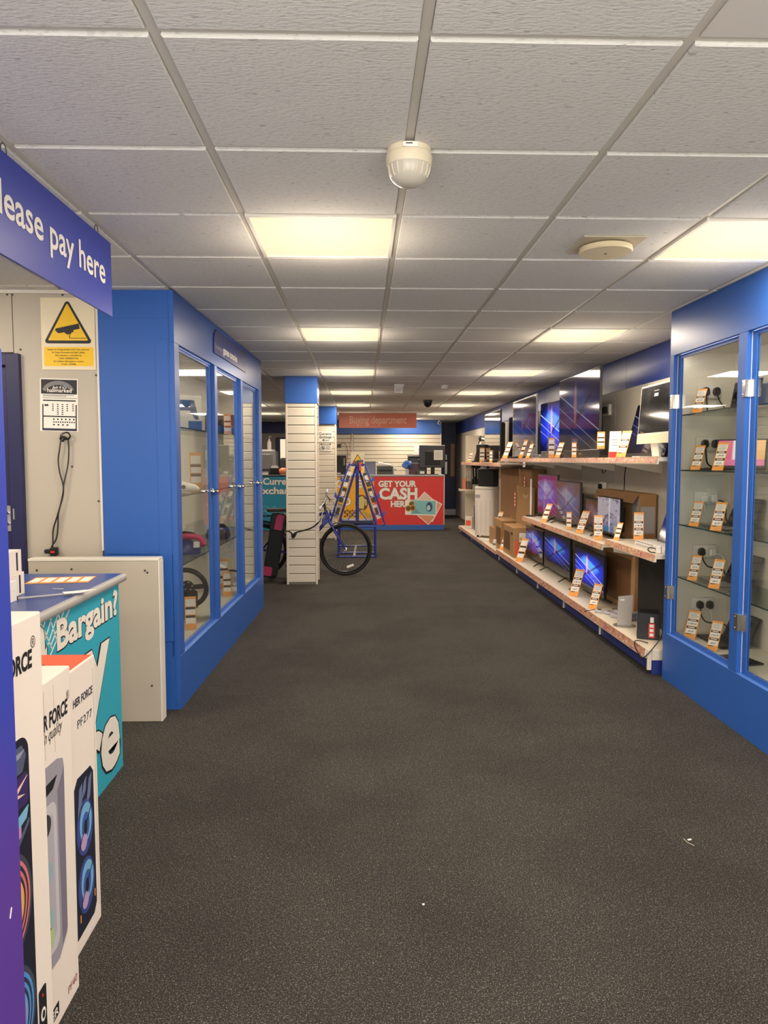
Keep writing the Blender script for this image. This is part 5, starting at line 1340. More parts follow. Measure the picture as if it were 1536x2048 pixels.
# ---------------------------------------------------------------- bicycle behind the front column
bk = thing('bicycle', 'blue bicycle parked behind the slatted column with front wheel showing', 'bicycle', (0, 9.05, 0), 0)
FW, RW, WR = (-.213, 0, .327), (-1.245, 0, .327), .327
def wheel(c, nm):
    wl_ = link(nm, None, bk)
    circ = lambda r, n=48: [(c[0] + r*math.cos(2*PI*k/n), c[1], c[2] + r*math.sin(2*PI*k/n)) for k in range(n)]
    obj('tyre', MB().tube(circ(WR - .019), .0185, 10, True), M['rubber'], wl_, smooth=True)
    obj('rim', MB().tube(circ(WR - .045), .0095, 8, True), M['black'], wl_, smooth=True)
    obj('rim_stripe', MB().tube(circ(WR - .037), .003, 6, True), M['silver'], wl_, smooth=True)
    sp_ = MB()
    for k in range(32):
        a = 2*PI*k/32; s = 1 if k % 2 else -1; off = .5 * (1 if (k // 2) % 2 else -1)
        sp_.tube([(c[0] + .02*math.cos(a + off), s*.03, c[2] + .02*math.sin(a + off)), (c[0] + (WR-.05)*math.cos(a), 0, c[2] + (WR-.05)*math.sin(a))], .0013, 4)
    o_ = obj('spokes', sp_, M['dgrey'], wl_); o_['kind'] = 'stuff'
    obj('hub', MB().lathe([(.012, -.055), (.012, -.04), (.022, -.038), (.022, -.03), (.014, -.028), (.014, .028), (.022, .03), (.022, .038), (.012, .04), (.012, .055)], 14, c, 'y'), M['silver'], wl_, smooth=True)
    return wl_
fw = wheel(FW, 'front_wheel'); rw_ = wheel(RW, 'rear_wheel')
obj('reflector', MB().obox(Matrix.Translation((-.155, -.012, .175 - .055)) @ Euler((0, R(-20), 0)).to_matrix().to_4x4(), -.045, .045, -.004, .004, -.014, .014), M['paper'], fw, .003)
T_ = lambda a, b, r, m, n='frame_tube', seg=10: obj(n, MB().tube([a, b], r, seg), M[m], bk, smooth=True)
HT, HB = (-.455, 0, .80), (-.405, 0, .66); BB = (-.80, 0, .28); ST = (-.965, 0, .72)
T_(HT, HB, .022, 'framebl', 'head_tube'); T_((-.425, 0, .70), BB, .021, 'framebl', 'down_tube'); T_((-.45, 0, .78), (-.95, 0, .66), .018, 'framebl', 'top_tube'); T_(BB, ST, .017, 'framebl', 'seat_tube')
for s in (-1, 1):
    obj('fork_blade', MB().tube([(-.40, s*.03, .655), (-.33, s*.048, .53), (FW[0], s*.05, FW[2])], [.017, .015, .010], 10), M['framebl'], bk, smooth=True)
    T_((BB[0], s*.03, BB[2]), (RW[0], s*.055, RW[2]), .010, 'framebl', 'chain_stay'); T_((ST[0] + .01, s*.02, .66), (RW[0], s*.055, RW[2]), .009, 'framebl', 'seat_stay')
T_((-.40, -.035, .655), (-.40, .035, .655), .02, 'framebl', 'fork_crown')
obj('gusset', MB().plate([(-.50, .60), (-.42, .66), (-.40, .70), (-.44, .78), (-.50, .70)], -.02, .02), M['framebl'], bk, .004)
T_(ST, (-.985, 0, .80), .013, 'silver', 'seat_post'); 
obj('saddle', MB().prism([(-1.17, -.07), (-1.13, -.085), (-1.02, -.06), (-.93, -.022), (-.88, -.012), (-.88, .012), (-.93, .022), (-1.02, .06), (-1.13, .085), (-1.17, .07)], .795, .835), mat('saddle_brown', (76, 66, 56), .6), bk, .012, smooth=True, bseg=2)
T_((-.455, 0, .80), (-.48, 0, .92), .015, 'black', 'steerer'); 
obj('handlebar', MB().tube(smooth_path([(-.515, -.25, .845), (-.497, -.19, .87), (-.47, -.08, .905), (-.465, 0, .92), (-.46, .08, .945), (-.448, .2, 1.01), (-.45, .28, 1.04)]), .012, 8), M['black'], bk, smooth=True)
obj('grip', MB().tube([(-.520, -.268, .838), (-.502, -.20, .865)], .018, 10), M['lgrey'], bk, smooth=True); obj('grip', MB().tube([(-.449, .2, 1.01), (-.452, .30, 1.05)], .018, 10), M['lgrey'], bk, smooth=True)
obj('brake_lever', MB().tube([(-.49, -.17, .88), (-.44, -.19, .84), (-.45, -.24, .81)], .006, 6), M['dgrey'], bk, smooth=True); obj('brake_lever', MB().tube([(-.45, .17, .99), (-.415, .2, .93), (-.42, .24, .90)], .006, 6), M['dgrey'], bk, smooth=True)
obj('brake_cable', MB().tube(smooth_path([(-.44, .15, .97), (-.36, .05, .90), (-.34, 0, .80), (-.385, -.03, .70)]), .003, 6), M['black'], bk, smooth=True); obj('brake_cable', MB().tube(smooth_path([(-.46, -.16, .87), (-.40, -.1, .82), (-.41, -.05, .74), (-.45, -.03, .70)]), .003, 6), M['black'], bk, smooth=True)
obj('brake_calliper', MB().tube(smooth_path([(-.36, -.03, .64), (-.33, -.055, .66), (-.28, -.05, .655), (-.27, -.03, .62)]), .008, 6), M['dgrey'], bk, smooth=True)
obj('chainring', MB().lathe([(.085, -.052), (.09, -.05), (.085, -.048)], 28, BB, 'y'), M['black'], bk); obj('crank', MB().tube([(BB[0], -.065, BB[2]), (BB[0] - .10, -.07, BB[2] - .13)], .010, 8), M['silver'], bk, smooth=True)
obj('pedal', MB().box(-.94, -.86, -.15, -.075, .135, .155), M['black'], bk, .004)
obj('rear_mudguard', MB().tube([(RW[0] + (WR + .02)*math.cos(R(a)), 0, RW[2] + (WR + .02)*math.sin(R(a))) for a in range(20, 171, 10)], .014, 6), M['black'], bk, smooth=True)
obj('carrier_rack', MB().tube([(-1.50, -.05, .735), (-1.08, -.05, .745)], .006, 6).tube([(-1.50, .05, .735), (-1.08, .05, .745)], .006, 6).tube([(-1.45, -.05, .735), (-1.45, .05, .735)], .006, 6).tube([(-1.2, -.05, .742), (-1.2, .05, .742)], .006, 6).tube([(-1.3, -.05, .738), (RW[0], -.06, RW[2])], .006, 6).tube([(-1.3, .05, .738), (RW[0], .06, RW[2])], .006, 6), M['black'], bk, smooth=True)

# black padded case with pink ends, leaning in front of the rear wheel
pb = thing('scooter', 'folded black scooter with pink end panels leaning beside the bicycle', 'scooter', (-1.115, 8.70, 0.012), 0, roll=R(9.5))
obj('deck', MB().plate(rrect(-.085, .085, .04, .77, .03), 0, .075), M['black2'], pb, .012, bseg=2)
obj('upper_cap', MB().plate(rrect(-.095, .095, .58, .80, .05), -.006, .08), M['black'], pb, .01)
obj('upper_panel', MB().plate([(-.035, .60), (.06, .60), (.06, .72), (.075, .785), (.0, .79), (-.03, .74)], -.014, -.006), M['pink'], pb, .003)
obj('lower_panel', MB().plate(rrect(-.09, .02, .04, .15, .02), -.012, .0), M['pink'], pb, .003)
obj('small_wheel', MB().lathe([(.05, .02), (.055, .03), (.055, .055), (.05, .065)], 18, (.02, 0, .055), 'y'), M['rubber'], pb)
obj('strap', MB().box(.02, .085, -.012, -.004, .62, .66), M['dgrey'], pb)

# loose cord looped in front of the column
lk = thing('bicycle_lock_cable', 'black cable sagging across front of the slatted column', 'cable', (-.70, 8.36, .5), 0)
obj('cord', MB().tube(smooth_path([(.235, .3, .33), (.21, .02, .24), (.13, .015, .165), (.02, .02, .125), (-.06, .02, .105), (-.10, .02, .075)]), .008, 8), M['black'], lk, smooth=True)
obj('cord', MB().tube(smooth_path([(-.205, .30, .12), (-.19, .025, .12), (-.15, .02, .12), (-.115, .02, .10), (-.105, .02, .06)]), .008, 8), M['black'], lk, smooth=True)
obj('connector', MB().tube([(-.06, .018, .105), (-.085, .016, .065), (-.105, .016, .045)], [.013, .019, .016], 10), M['black2'], lk, smooth=True)

# ---------------------------------------------------------------- blue wire rack of discs
rk = thing('disc_rack', 'blue wire A-frame rack of discs standing before the red counter', 'rack', (-.08, 10.9, 0), 0)
tb = lambda n, pts, r=.014, seg=8: obj(n, MB().tube(pts, r, seg), M['rackblue'], rk, smooth=True)
for sy in (-.22, .22):
    tb('base_post', [(-.275, sy, .0), (-.275, sy, .46)]); tb('base_post', [(.265, sy, .0), (.265, sy, .46)])
    for z in (.02, .46): tb('base_rail', [(-.275, sy, z), (.265, sy, z)], .013)
for sx in (-.275, .265):
    for z in (.02, .46): tb('base_rail', [(sx, -.22, z), (sx, .22, z)], .013)
tb('base_rail', [(-.275, 0, .15), (.265, 0, .15)], .012)
obj('base_strut', MB().tube([(-.02, 0, .15), (-.045, -.22, .02)], .018, 6), M['lgrey'], rk)
tb('centre_post', [(0, 0, .46), (0, 0, 1.40)], .024, 10)
box('cross_shelf', rk, M['navy'], -.24, .24, -.20, .20, .50, .545)
for sx in (-1, 1):
    for sy in (-.2, .2): tb('sloping_leg', [(sx*.015, sy*.4, 1.33), (sx*.28, sy, .47)], .016)
    tb('brace', [(0, 0, .72), (sx*.2, -.16, .47)], .008, 6)
    # outer wire cage
    pts = smooth_path([(sx*.0, -.12, 1.36), (sx*.09, -.12, 1.36), (sx*.13, -.12, 1.33), (sx*.26, -.2, .95), (sx*.40, -.22, .50)], 5)
    tb('cage_wire', pts, .011, 6)
    tb('cage_wire', [(p_[0], -p_[1], p_[2]) for p_ in pts], .011, 6)
    for q, (xo, z) in enumerate(((.20, 1.12), (.28, .88), (.36, .62))):
        tb('cage_rung', [(sx*xo, -.2, z), (sx*xo, .2, z)], .008, 6)
        tb('cage_ledge', [(sx*xo, -.2, z), (sx*(xo - .10), -.2, z + .02)], .007, 6)
        obj('wire_point', MB().plate([(sx*(xo + .0), z - .04), (sx*(xo + .055), z + .02), (sx*(xo + .035), z + .09), (sx*(xo - .0), z + .0)] if sx > 0 else [(sx*(xo + .0), z - .04), (sx*(xo - .0), z + .0), (sx*(xo + .035), z + .09), (sx*(xo + .055), z + .02)], -.19, -.186), M['rackblue'], rk)
    tb('base_hoop', smooth_path([(sx*.40, -.22, .50), (sx*.39, 0, .46), (sx*.40, .22, .50)], 4), .010, 6)
# disc cases in three tiers on each slope
rnd = random.Random(11)
cols = [('paper', 3), ('red', 1), ('green', 2), ('dgrey', 2), ('lgrey', 2), ('brown', 1), ('black', 2)]
bag = [c_ for c_, n_ in cols for _ in range(n_)]
names = {'paper': 'white', 'red': 'red', 'green': 'dark green', 'dgrey': 'dark grey', 'lgrey': 'light grey', 'brown': 'brown', 'black': 'black'}
cnt = 0
for sx in (-1, 1):
    for tier, (xo, z) in enumerate(((.140, 1.02), (.211, .79), (.285, .55))):
        for q in range(4):
            c_ = ('paper', 'red', 'paper', 'paper')[q] if (sx < 0 and tier == 0) else ('green', 'green', 'dgrey', 'green')[q] if (sx < 0 and tier == 1) else ('lgrey', 'green', 'black', 'green')[q] if sx < 0 else rnd.choice(bag)
            tname = ('top', 'middle', 'bottom')[tier]; sname = 'left' if sx < 0 else 'right'
            pos = ('first', 'second', 'third', 'fourth')[q]
            t = thing('disc_case', f'{names[c_]} disc case, {pos} from front in {tname} tier on {sname} of blue rack', 'disc case', (-.08 + sx*(xo + .012), 10.9 - .155 + q*.078, z + .012), 0, 'disc cases on the blue wire rack', roll=sx*R(-19))
            box('case', t, M[c_], *((-.004, .060) if sx > 0 else (-.060, .004)), 0, .072, 0, .21)
            box('sleeve', t, M['paper'] if c_ not in ('paper', 'lgrey') else M['dgrey'], *((.004, .052) if sx > 0 else (-.052, -.004)), -.002, -.0002, .07, .17)
            cnt += 1
top = thing('disc_bundle', 'brown and red bundle tied on the tip of the blue rack', 'bundle', (-.08, 10.705, 1.37), 0)
box('packet', top, M['brown'], -.06, .0, 0, .05, 0, .05, .004); box('packet', top, M['red'], .03, .06, .0, .05, -.10, .03, .004); box('packet', top, M['dgrey'], .0, .09, .0, .06, .03, .06, .004)
# ================================================================ CEILING FITTINGS
pr_ = thing('motion_detector', 'cream domed motion detector on the ceiling over the aisle', 'detector', (.143, 2.298, ZC), 0)
obj('base_ring', MB().lathe([(.066, 0), (.066, -.014), (.062, -.018)], 36), M['cream2'], pr_, smooth=True)
obj('collar', MB().lathe([(.069, -.018), (.071, -.026), (.069, -.044), (.066, -.050)], 36), M['cream2'], pr_, smooth=True)
obj('lens_dome', MB().lathe([(.066, -.050), (.065, -.062), (.060, -.078), (.050, -.092), (.036, -.102), (.018, -.108), (.002, -.109)], 36), mat('frosted_lens', (196, 190, 176), .25), pr_, smooth=True)
for k in range(10):
    a = R(180 + 18*k - 0)
    if k in (0,): continue
    obj('lens_rib', MB().tube([(.0668*math.cos(a), .0668*math.sin(a), -.054), (.0625*math.cos(a), .0625*math.sin(a), -.074), (.056*math.cos(a), .056*math.sin(a), -.0865)], .0016, 5), M['cream2'], pr_)
obj('label', MB().obox(Matrix.Rotation(0, 4, 'Z'), -.022, .022, -.0685, -.062, -.017, -.003), M['paper'], pr_)
box('label_print', pr_, M['ink'], -.014, .006, -.0690, -.0685, -.009, -.006)
vt = thing('ceiling_vent', 'round ceiling vent disc on a square plate near the right lights', 'vent', (1.064, 3.258, ZC), 0)
vm = mat('vent_plate', (196, 184, 160), .5)
box('square_plate', vt, vm, -.135, .135, -.135, .135, -.006, 0, .002)
obj('round_disc', MB().lathe([(.10, -.010), (.112, -.014), (.115, -.030), (.110, -.036), (.02, -.038)], 40), mat('vent_disc', (224, 208, 172), .5), vt, smooth=True)
obj('neck', MB().lathe([(.085, -.006), (.085, -.012)], 32), vm, vt); obj('centre_screw', MB().lathe([(.006, -.038), (.006, -.040)], 10), M['dgrey'], vt)
d2_ = thing('smoke_detector', 'small white motion sensor box on the ceiling further down the aisle', 'detector', (.455, 9.25, ZC), 0)
box('base', d2_, M['white'], -.06, .06, -.05, .05, -.03, 0, .004); obj('sensor_face', MB().prof_x([(-.055, -.03), (.05, -.03), (.045, -.09), (-.02, -.115)], -.055, .05), M['white'], d2_, .006); box('lens', d2_, M['lgrey'], -.03, .03, -.062, -.045, -.085, -.05)
dm = thing('dome_camera', 'dark dome security camera on ceiling before the far counter', 'camera', (1.034, 11.7, ZC), 0)
obj('mount', MB().lathe([(.075, 0), (.075, -.03), (.068, -.04)], 24), M['dgrey'], dm, smooth=True); obj('dome', MB().lathe([(.066, -.04), (.06, -.075), (.04, -.10), (.015, -.112), (.002, -.113)], 24), M['black'], dm, smooth=True)
sd = thing('smoke_detector', 'faint white round smoke detector near the dome camera', 'detector', (1.034, 9.35, ZC), 0)
obj('base', MB().lathe([(.05, 0), (.05, -.02)], 24), M['white'], sd); obj('chamber', MB().lathe([(.044, -.02), (.04, -.045), (.02, -.05)], 24), M['white'], sd, smooth=True)
c2 = thing('bullet_camera', 'tiny white bullet camera at the far ceiling by the door', 'camera', (1.80, 17.35, ZC), 0)
obj('arm', MB().tube([(0, 0, 0), (0, -.02, -.06)], .015, 8), M['white'], c2); obj('barrel', MB().tube([(0, .06, -.07), (0, -.12, -.085)], .035, 12), M['white'], c2, smooth=True); obj('lens', MB().lathe([(.025, -.125), (.025, -.119)], 14, (0, 0, -.085), 'y'), M['black'], c2)

# ================================================================ CABINET CONTENTS, LEFT (local frame of the cabinet: x along, y into it)
def in_left(x, y_, z):
    a = R(88.46); return (-1.045 + x*math.cos(a) - y_*math.sin(a), 4.17 + x*math.sin(a) + y_*math.cos(a), z + .001)
t = thing('console_box', 'white game console carton with blue controller print in left cabinet', 'box', in_left(.84, .20, 1.634), R(20))
box('carton', t, M['paper'], -.14, .14, 0, .10, 0, .23, .002)
obj('pad_print', MB().plate([(-.06, .20), (.09, .20), (.12, .07), (.095, .07), (.06, .13), (-.03, .13), (-.07, .06), (-.095, .07)], -.0012, 0), mat('pad_blue', (60, 96, 150), .5), t); box('blue_corner', t, M['blue'], .05, .14, -.0012, 0, 0, .06); box('edge_print', t, M['dgrey'], -.135, -.115, -.0012, 0, .03, .2)
t = thing('headset', 'white and black virtual reality controller on cabinet middle shelf', 'headset', in_left(.74, .15, 1.215), R(25))
obj('shell', MB().tube([(-.09, 0, .035), (-.02, 0, .04), (.06, 0, .03), (.09, 0, .02)], [.032, .034, .024, .01], 14), M['paper'], t, smooth=True); obj('eye', MB().lathe([(.014, -.034), (.014, -.03)], 14, (-.02, 0, .038), 'y'), M['black'], t); obj('strap', MB().tube(smooth_path([(-.09, 0, .035), (-.13, .05, .03), (-.09, .1, .012), (.02, .08, .012)]), .008, 6), M['lgrey'], t, smooth=True)
def box_tag(lab, pos, w, rz, tilt=-20, **k_): return price_tag(lab, pos[0], pos[1], pos[2], w, rz, tilt, **k_)
box_tag('long orange tag leaning behind the white controller in left cabinet', in_left(1.22, .20, 1.215), .085, 15, -10, hh=1.1, simple=True)
t = thing('gaming_pouch', 'pink and navy gaming gear heap on lower shelf of left cabinet', 'gear', in_left(.86, .20, .79), R(15))
heap = MB().lathe([(.11, 0), (.12, .03), (.10, .07), (.05, .095), (.005, .10)], 14); heap.v = [(x*1.0*(1 + .08*math.sin(3*i)), y_*.7, z*(1 + .1*math.cos(5*i))) for i, (x, y_, z) in enumerate(heap.v)]
obj('navy_pouch', heap, M['navy2'], t, smooth=True); obj('pink_strap', MB().tube(smooth_path([(-.10, -.03, .095), (0, -.05, .125), (.10, -.04, .11), (.13, -.06, .06)]), .020, 8), M['pink'], t, smooth=True); obj('dark_cable', MB().tube(smooth_path([(-.12, 0, .10), (-.05, -.02, .145), (.05, 0, .14), (.1, .02, .11)]), .010, 8), M['black'], t, smooth=True); box('white_label', t, M['paper'], .06, .10, -.088, -.083, .05, .09)
t = thing('steering_wheel', 'black game steering wheel on clamp base in bottom of left cabinet', 'steering wheel', in_left(.98, .225, .31), R(30))
wm = link('wheel', None, t, (0, -.03, .23)); wm.rotation_euler = (R(-32), 0, 0)
obj('rim', MB().tube([(.135*math.cos(R(a)), 0, .135*math.sin(R(a))) for a in range(0, 360, 10)], .018, 10, True), M['black'], wm, smooth=True)
obj('spokes', MB().box(-.13, .13, -.008, .008, -.015, .015).box(-.014, .014, -.008, .008, -.13, 0), M['black2'], wm); obj('hub', MB().lathe([(.045, -.02), (.045, .06)], 18, (0, 0, 0), 'y'), M['black2'], wm)
for q in range(5): obj('button', MB().lathe([(.006, -.026), (.006, -.02)], 8, (.03*math.cos(1.3*q), 0, .03*math.sin(1.3*q)), 'y'), M['lgrey'], wm)
obj('clamp_base', MB().box(-.08, .08, -.02, .11, .07, .20).box(-.06, .06, -.01, .09, 0, .07), M['black2'], t, .01); obj('clamp_screw', MB().lathe([(.03, .0), (.035, .02), (.03, .04)], 14, (.02, -.07, 0)), M['dgrey'], t)
box_tag('orange tag in front of the steering wheel in left cabinet', in_left(.66, .11, .31), .075, 15, -14, simple=True)
t = thing('action_camera', 'small silver camera with black strap in bottom of left cabinet', 'camera', in_left(2.35, .17, .31), R(10))
box('camera_body', t, M['lgrey'], -.05, .05, 0, .04, .0, .08, .008); obj('lens', MB().lathe([(.03, -.03), (.032, -.005), (.032, 0)], 18, (.01, 0, .04), 'y'), M['chrome'], t, smooth=True); obj('strap', MB().tube(smooth_path([(-.05, .02, .06), (-.08, 0, .12), (0, -.01, .14), (.08, 0, .10), (.05, .02, .06)]), .010, 8), M['black'], t, smooth=True)
box_tag('pale leaning tag beside the silver camera in left cabinet', in_left(2.20, .22, .31), .085, 15, -14, simple=True, hh=1.05)
box_tag('short tag at the front sill of left cabinet middle bay', in_left(1.86, .12, .31), .07, 15, -14, simple=True)
t = thing('game_pad_box', 'dark boxed game pad on upper shelf of the middle bay', 'box', in_left(1.98, .18, 1.634), R(20))
box('carton', t, M['dgrey'], -.12, .12, 0, .07, 0, .17, .002); box('sleeve', t, M['blue'], -.11, .11, -.001, 0, .02, .08)
box_tag('orange tag leaning before the dark boxed game pad', in_left(1.90, .105, 1.634), .06, 15, -16, simple=True)
t = thing('mouse', 'black rounded gaming mouse on middle shelf of the middle bay', 'mouse', in_left(1.82, .18, 1.0 - .21), R(15))
obj('shell', MB().lathe([(.09, 0), (.10, .03), (.085, .08), (.05, .12), (.005, .13)], 18), M['black'], t, smooth=True); box('scroll_strip', t, M['dgrey'], -.01, .01, -.10, -.07, .03, .08)

# ================================================================ CABINET CONTENTS, RIGHT
SH = (1.72, 1.37, 1.02, .68, .31)
def rsocket(z, plugs, lab):
    return socket(lab, (2.205, 4.673, z), 0, plugs)
rsocket(1.865, ((-.033, 'black'), (.035, 'black')), 'double socket with two black plugs on the top tier of right cabinet')
rsocket(1.535, ((-.03, 'black'), (.038, 'black')), 'double socket with two black plugs on the second tier of right cabinet')
rsocket(1.19, ((-.028, 'white'), (.036, 'white')), 'double socket with two white chargers on the third tier of right cabinet')
rsocket(.845, ((-.03, 'black'), (.036, 'white')), 'double socket with one black and one white plug in right cabinet')
rsocket(.50, ((-.03, 'black'), (.035, 'black')), 'lowest double socket with two black plugs in right cabinet')
def rcord(lab, pts, m='black', r=.0045):
    t = thing('charging_lead', lab, 'cable', (2.205, 4.62, 0), 0, 'leads in the right cabinet')
    pts = [(a_, max(b_, -.055), c_) for a_, b_, c_ in pts]
    obj('cord', MB().tube(smooth_path(pts), r, 6), M[m], t, smooth=True)
rcord('black lead dropping straight from the left plug on top tier', [(-.033, 0, 1.845), (-.033, -.01, 1.78), (-.028, -.01, 1.728)])
rcord('black lead curving right from the right plug on top tier', [(.035, 0, 1.845), (.05, -.01, 1.80), (.085, -.02, 1.75), (.11, -.06, 1.728)])
rcord('brown-black lead curving from the left plug on second tier', [(-.03, 0, 1.515), (-.03, -.01, 1.47), (-.02, -.015, 1.41), (.02, -.02, 1.378)], 'black', .006)
rcord('white lead looping from the charger on third tier', [(-.028, -.01, 1.155), (-.028, -.012, 1.12), (-.005, -.015, 1.075), (.04, -.02, 1.058), (.075, -.06, 1.03)], 'paper', .0035)
rcord('black lead arching from the white adaptor on third tier', [(.06, -.015, 1.175), (.09, -.02, 1.165), (.105, -.02, 1.13), (.10, -.03, 1.07), (.11, -.06, 1.03)])
rcord('black lead looping from the black plug on fourth tier', [(-.03, 0, .825), (-.025, -.01, .79), (.0, -.015, .755), (.04, -.015, .745), (.09, -.02, .75), (.11, -.03, .70)])
rcord('white lead curling from white adaptor on fourth tier', [(.05, -.015, .835), (.085, -.035, .82), (.09, -.045, .78), (.06, -.055, .72), (.0, -.065, .69)], 'paper', .0035)
rcord('black lead trailing from the left plug on bottom tier', [(-.03, 0, .48), (-.025, -.01, .43), (0, -.015, .395), (.05, -.02, .385), (.11, -.06, .38), (.12, -.10, .33)])
rcord('thin white lead hanging from right plug on bottom tier', [(.035, 0, .48), (.036, -.005, .455), (.04, -.01, .42), (.045, -.012, .33)], 'paper', .003)
GL = 'laptops in the right cabinet'
def laptop(lab, y_, z, base='black', lid='black', scr=None, w=.32, d=.17, op=112, x=2.12, rz=-90, screen=None):
    t = thing('laptop', lab, 'laptop', (x, y_, z + .001), R(rz), GL)
    b = box('base', t, M[base], -w/2, w/2, 0, d, .002, .016, .003)
    box('keyboard', b, M['dgrey'] if base != 'black' else M['black2'], -w*.44, w*.44, d*.42, d*.92, .016, .017)
    box('touchpad', b, M['mgrey'] if base != 'black' else M['dgrey'], -.05, .05, d*.08, d*.36, .016, .0166)
    l = link('lid', None, t, (0, d, .014)); l.rotation_euler = (R(90 - op), 0, 0)
    box('lid_shell', l, M[lid], -w/2, w/2, 0, .006, 0, d*1.05, .002)
    box('screen', l, screen or M['off'], -w/2 + .01, w/2 - .01, -.001, -.0001, .014, d*1.05 - .008)
    for s in (-1, 1): box('foot', t, M['black2'], s*w*.4 - .012, s*w*.4 + .012, .01, d - .01, 0, .0025)
    return t
laptop('dark tablet-style laptop on the top tier of the right cabinet', 4.40, SH[0], op=100)
ad = bpy.data.materials.new('laptop_advert'); ad.use_nodes = True
g = G(ad); (u, _y, v), vec = g.gen()
c = g.lerp(g.step(u, .30, .34), (.85, .80, .82), (.72, .10, .28)); c = g.lerp(g.step(u, .66, .70), (.80, .38, .08), c)
c = g.lerp(g.step(v, .22, .26), c, (.75, .16, .36))
hd = g.val('SQRT', g.val('ADD', g.val('POWER', g.val('MULTIPLY', g.val('SUBTRACT', u, .5), 1.7), 2), g.val('POWER', g.val('SUBTRACT', v, .70), 2)))
c = g.lerp(g.step(hd, .13, .15), c, (.22, .10, .07)); c = g.lerp(g.val('MULTIPLY', g.step(hd, .15, .17), g.val('SUBTRACT', 1.0, g.step(v, .72, .75))), c, (.03, .03, .03))
b_ = ad.node_tree.nodes['Principled BSDF']; ad.node_tree.links.new(c, b_.inputs['Base Color']); ad.node_tree.links.new(c, b_.inputs['Emission Color']); b_.inputs['Emission Strength'].default_value = .35; b_.inputs['Roughness'].default_value = .2
laptop('laptop showing a pink and orange advert on second tier of right cabinet', 4.21, SH[1], x=2.122, op=98, rz=-48, w=.29, d=.165, screen=ad)
laptop('black laptop with round logo lid on the third tier of right cabinet', 4.39, SH[2], 'silver', 'black', op=112)
laptop('silver laptop beside the clear shelf edge on fourth tier of right cabinet', 4.39, SH[3], 'silver', 'black', op=114)
laptop('matt black laptop with white sticker on bottom tier of right cabinet', 4.39, SH[4], 'black', 'black', op=113)
tb_ = thing('tablet', 'slim black tablet lying on second tier of the right cabinet', 'tablet', (2.09, 4.55, SH[1] + .001), R(-85))
box('body', tb_, M['black'], -.085, .09, 0, .14, 0, .010, .002); box('glass', tb_, M['off'], -.08, .085, .005, .135, .010, .0106)
tb_ = thing('tablet', 'flat dark tablet on the floor of right cabinet beside the mullion', 'tablet', (2.04, 3.98, SH[4] + .001), R(-80))
box('body', tb_, M['dgrey'], -.10, .11, 0, .14, 0, .010, .002); box('glass', tb_, M['off'], -.095, .105, .005, .135, .010, .0106)
fr = thing('picture_frame', 'pale wooden framed notice leaning in near bay of right cabinet', 'frame', (2.12, 3.46, SH[2] + .007), R(-38), tilt=R(-22))
obj('frame_border', MB().box(-.11, .11, 0, .012, 0, .012).box(-.11, .11, 0, .012, .158, .17).box(-.11, -.098, 0, .012, .012, .158).box(.098, .11, 0, .012, .012, .158), mat('pale_wood', (190, 160, 130), .5), fr); box('notice', fr, M['paper'], -.098, .098, .004, .008, .012, .158); box('notice_line', fr, M['mgrey'], -.07, .06, .003, .004, .07, .075)
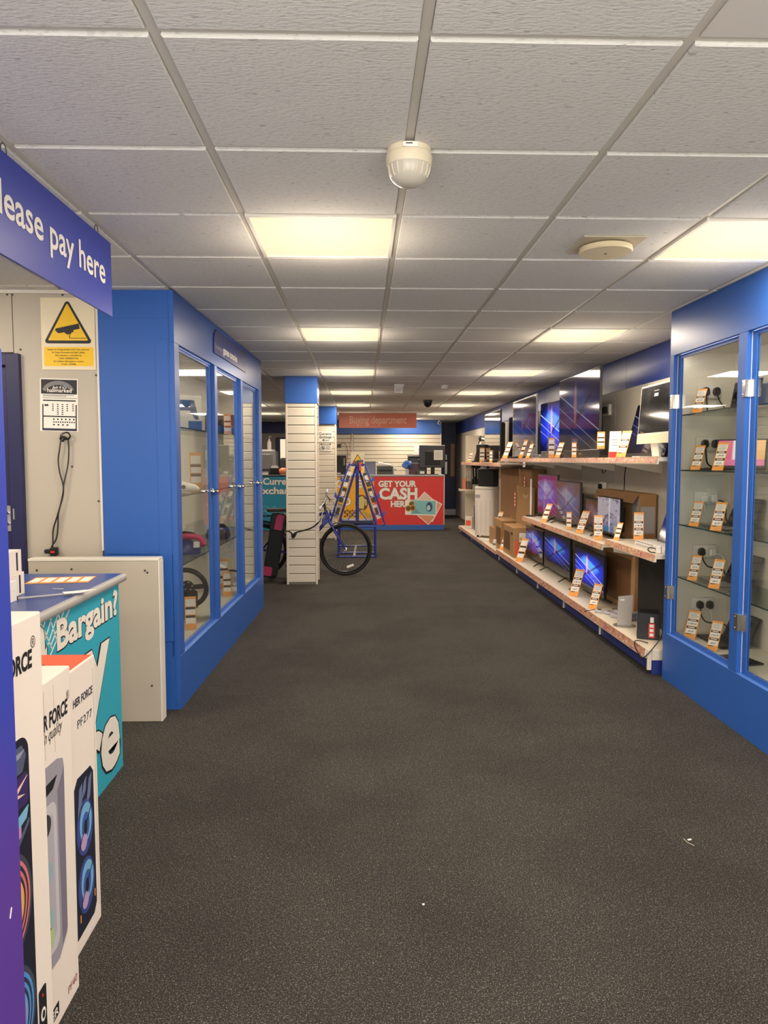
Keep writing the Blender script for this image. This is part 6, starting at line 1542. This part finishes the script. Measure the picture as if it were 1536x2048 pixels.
tgs = [('price tag left side of top tier in right cabinet, half behind glass glare', 2.052, 4.49, SH[0], .050, '£89.99', '£2.99'),
       ('price tag left side of second tier in right cabinet', 2.052, 4.49, SH[1], .050, '£69.99', '£2.99'),
       ('price tag before the advert laptop on second tier of right cabinet', 2.050, 4.20, SH[1], .054, '£99.99', '£3.33'),
       ('price tag left side of third tier in right cabinet', 2.052, 4.49, SH[2], .050, '£79.99', '£2.67'),
       ('price tag right side of third tier in right cabinet', 2.050, 4.20, SH[2], .054, '£170.00', '£5.67'),
       ('price tag left side of fourth tier in right cabinet', 2.052, 4.49, SH[3], .050, '£99.99', '£3.33'),
       ('price tag right side of fourth tier in right cabinet', 2.050, 4.20, SH[3], .054, '£119.99', '£4.00'),
       ('widest price tag left side of bottom tier in right cabinet', 2.052, 4.50, SH[4], .064, '£149.99', '£4.99'),
       ('price tag right side of bottom tier in right cabinet', 2.050, 4.20, SH[4], .054, '£129.99', '£4.33')]
for lab, x, y_, z, w_, p1, p2 in tgs:
    price_tag(lab, x, y_, z, w_, -30, -28 if 'widest' not in lab else -18, p1, p2, hh=1.0 if 'widest' not in lab else .85)
# litter on the carpet
lt = thing('paper_scrap', 'tiny white paper scrap with a hair on the grey carpet', 'scrap', (1.225, 2.64, .001), R(20))
obj('scrap', MB().box(0, .016, 0, .007, 0, .004), M['paper'], lt, .001); obj('thread', MB().tube(smooth_path([(-.005, .02, .001), (-.012, -.005, .001), (-.006, -.035, .001)]), .0008, 4), M['cream2'], lt)

fr = thing('picture_frame', 'second pale framed notice leaning one shelf lower in near bay of right cabinet', 'frame', (2.12, 3.46, SH[3] + .007), R(-38), tilt=R(-22))
obj('frame_border', MB().box(-.11, .11, 0, .012, 0, .012).box(-.11, .11, 0, .012, .158, .17).box(-.11, -.098, 0, .012, .012, .158).box(.098, .11, 0, .012, .012, .158), mat('pale_wood', (190, 160, 130), .5), fr); box('notice', fr, M['paper'], -.098, .098, .004, .008, .012, .158); box('notice_line', fr, M['mgrey'], -.07, .06, .003, .004, .07, .075)
for k_, (x, y_, lab) in enumerate(((1.99, 11.62, 'flat white charger lying before the white air conditioner'), (1.925, 10.60, 'small white upright adaptor beside the brown boxes on bottom shelf'))):
    t = thing('charger', lab, 'charger', (x, y_, .14), R(-30))
    if k_ == 0: obj('body', MB().prism(rrect(-.12, .12, -.06, .06, .02), 0, .035), M['paper'], t, .004); box('grille', t, M['lgrey'], -.08, .08, -.03, .03, .035, .037)
    else: box('body', t, M['paper'], -.024, .024, -.02, .02, 0, .13, .005); box('print_band', t, M['mgrey'], -.02, .02, -.0206, -.02, .05, .08)
sp_ = thing('paper_scrap', 'tiny pale crumb in the middle of the grey carpet', 'scrap', (.19, 2.27, .001), 0)
obj('crumb', MB().box(0, .007, 0, .005, 0, .003), M['paper'], sp_)
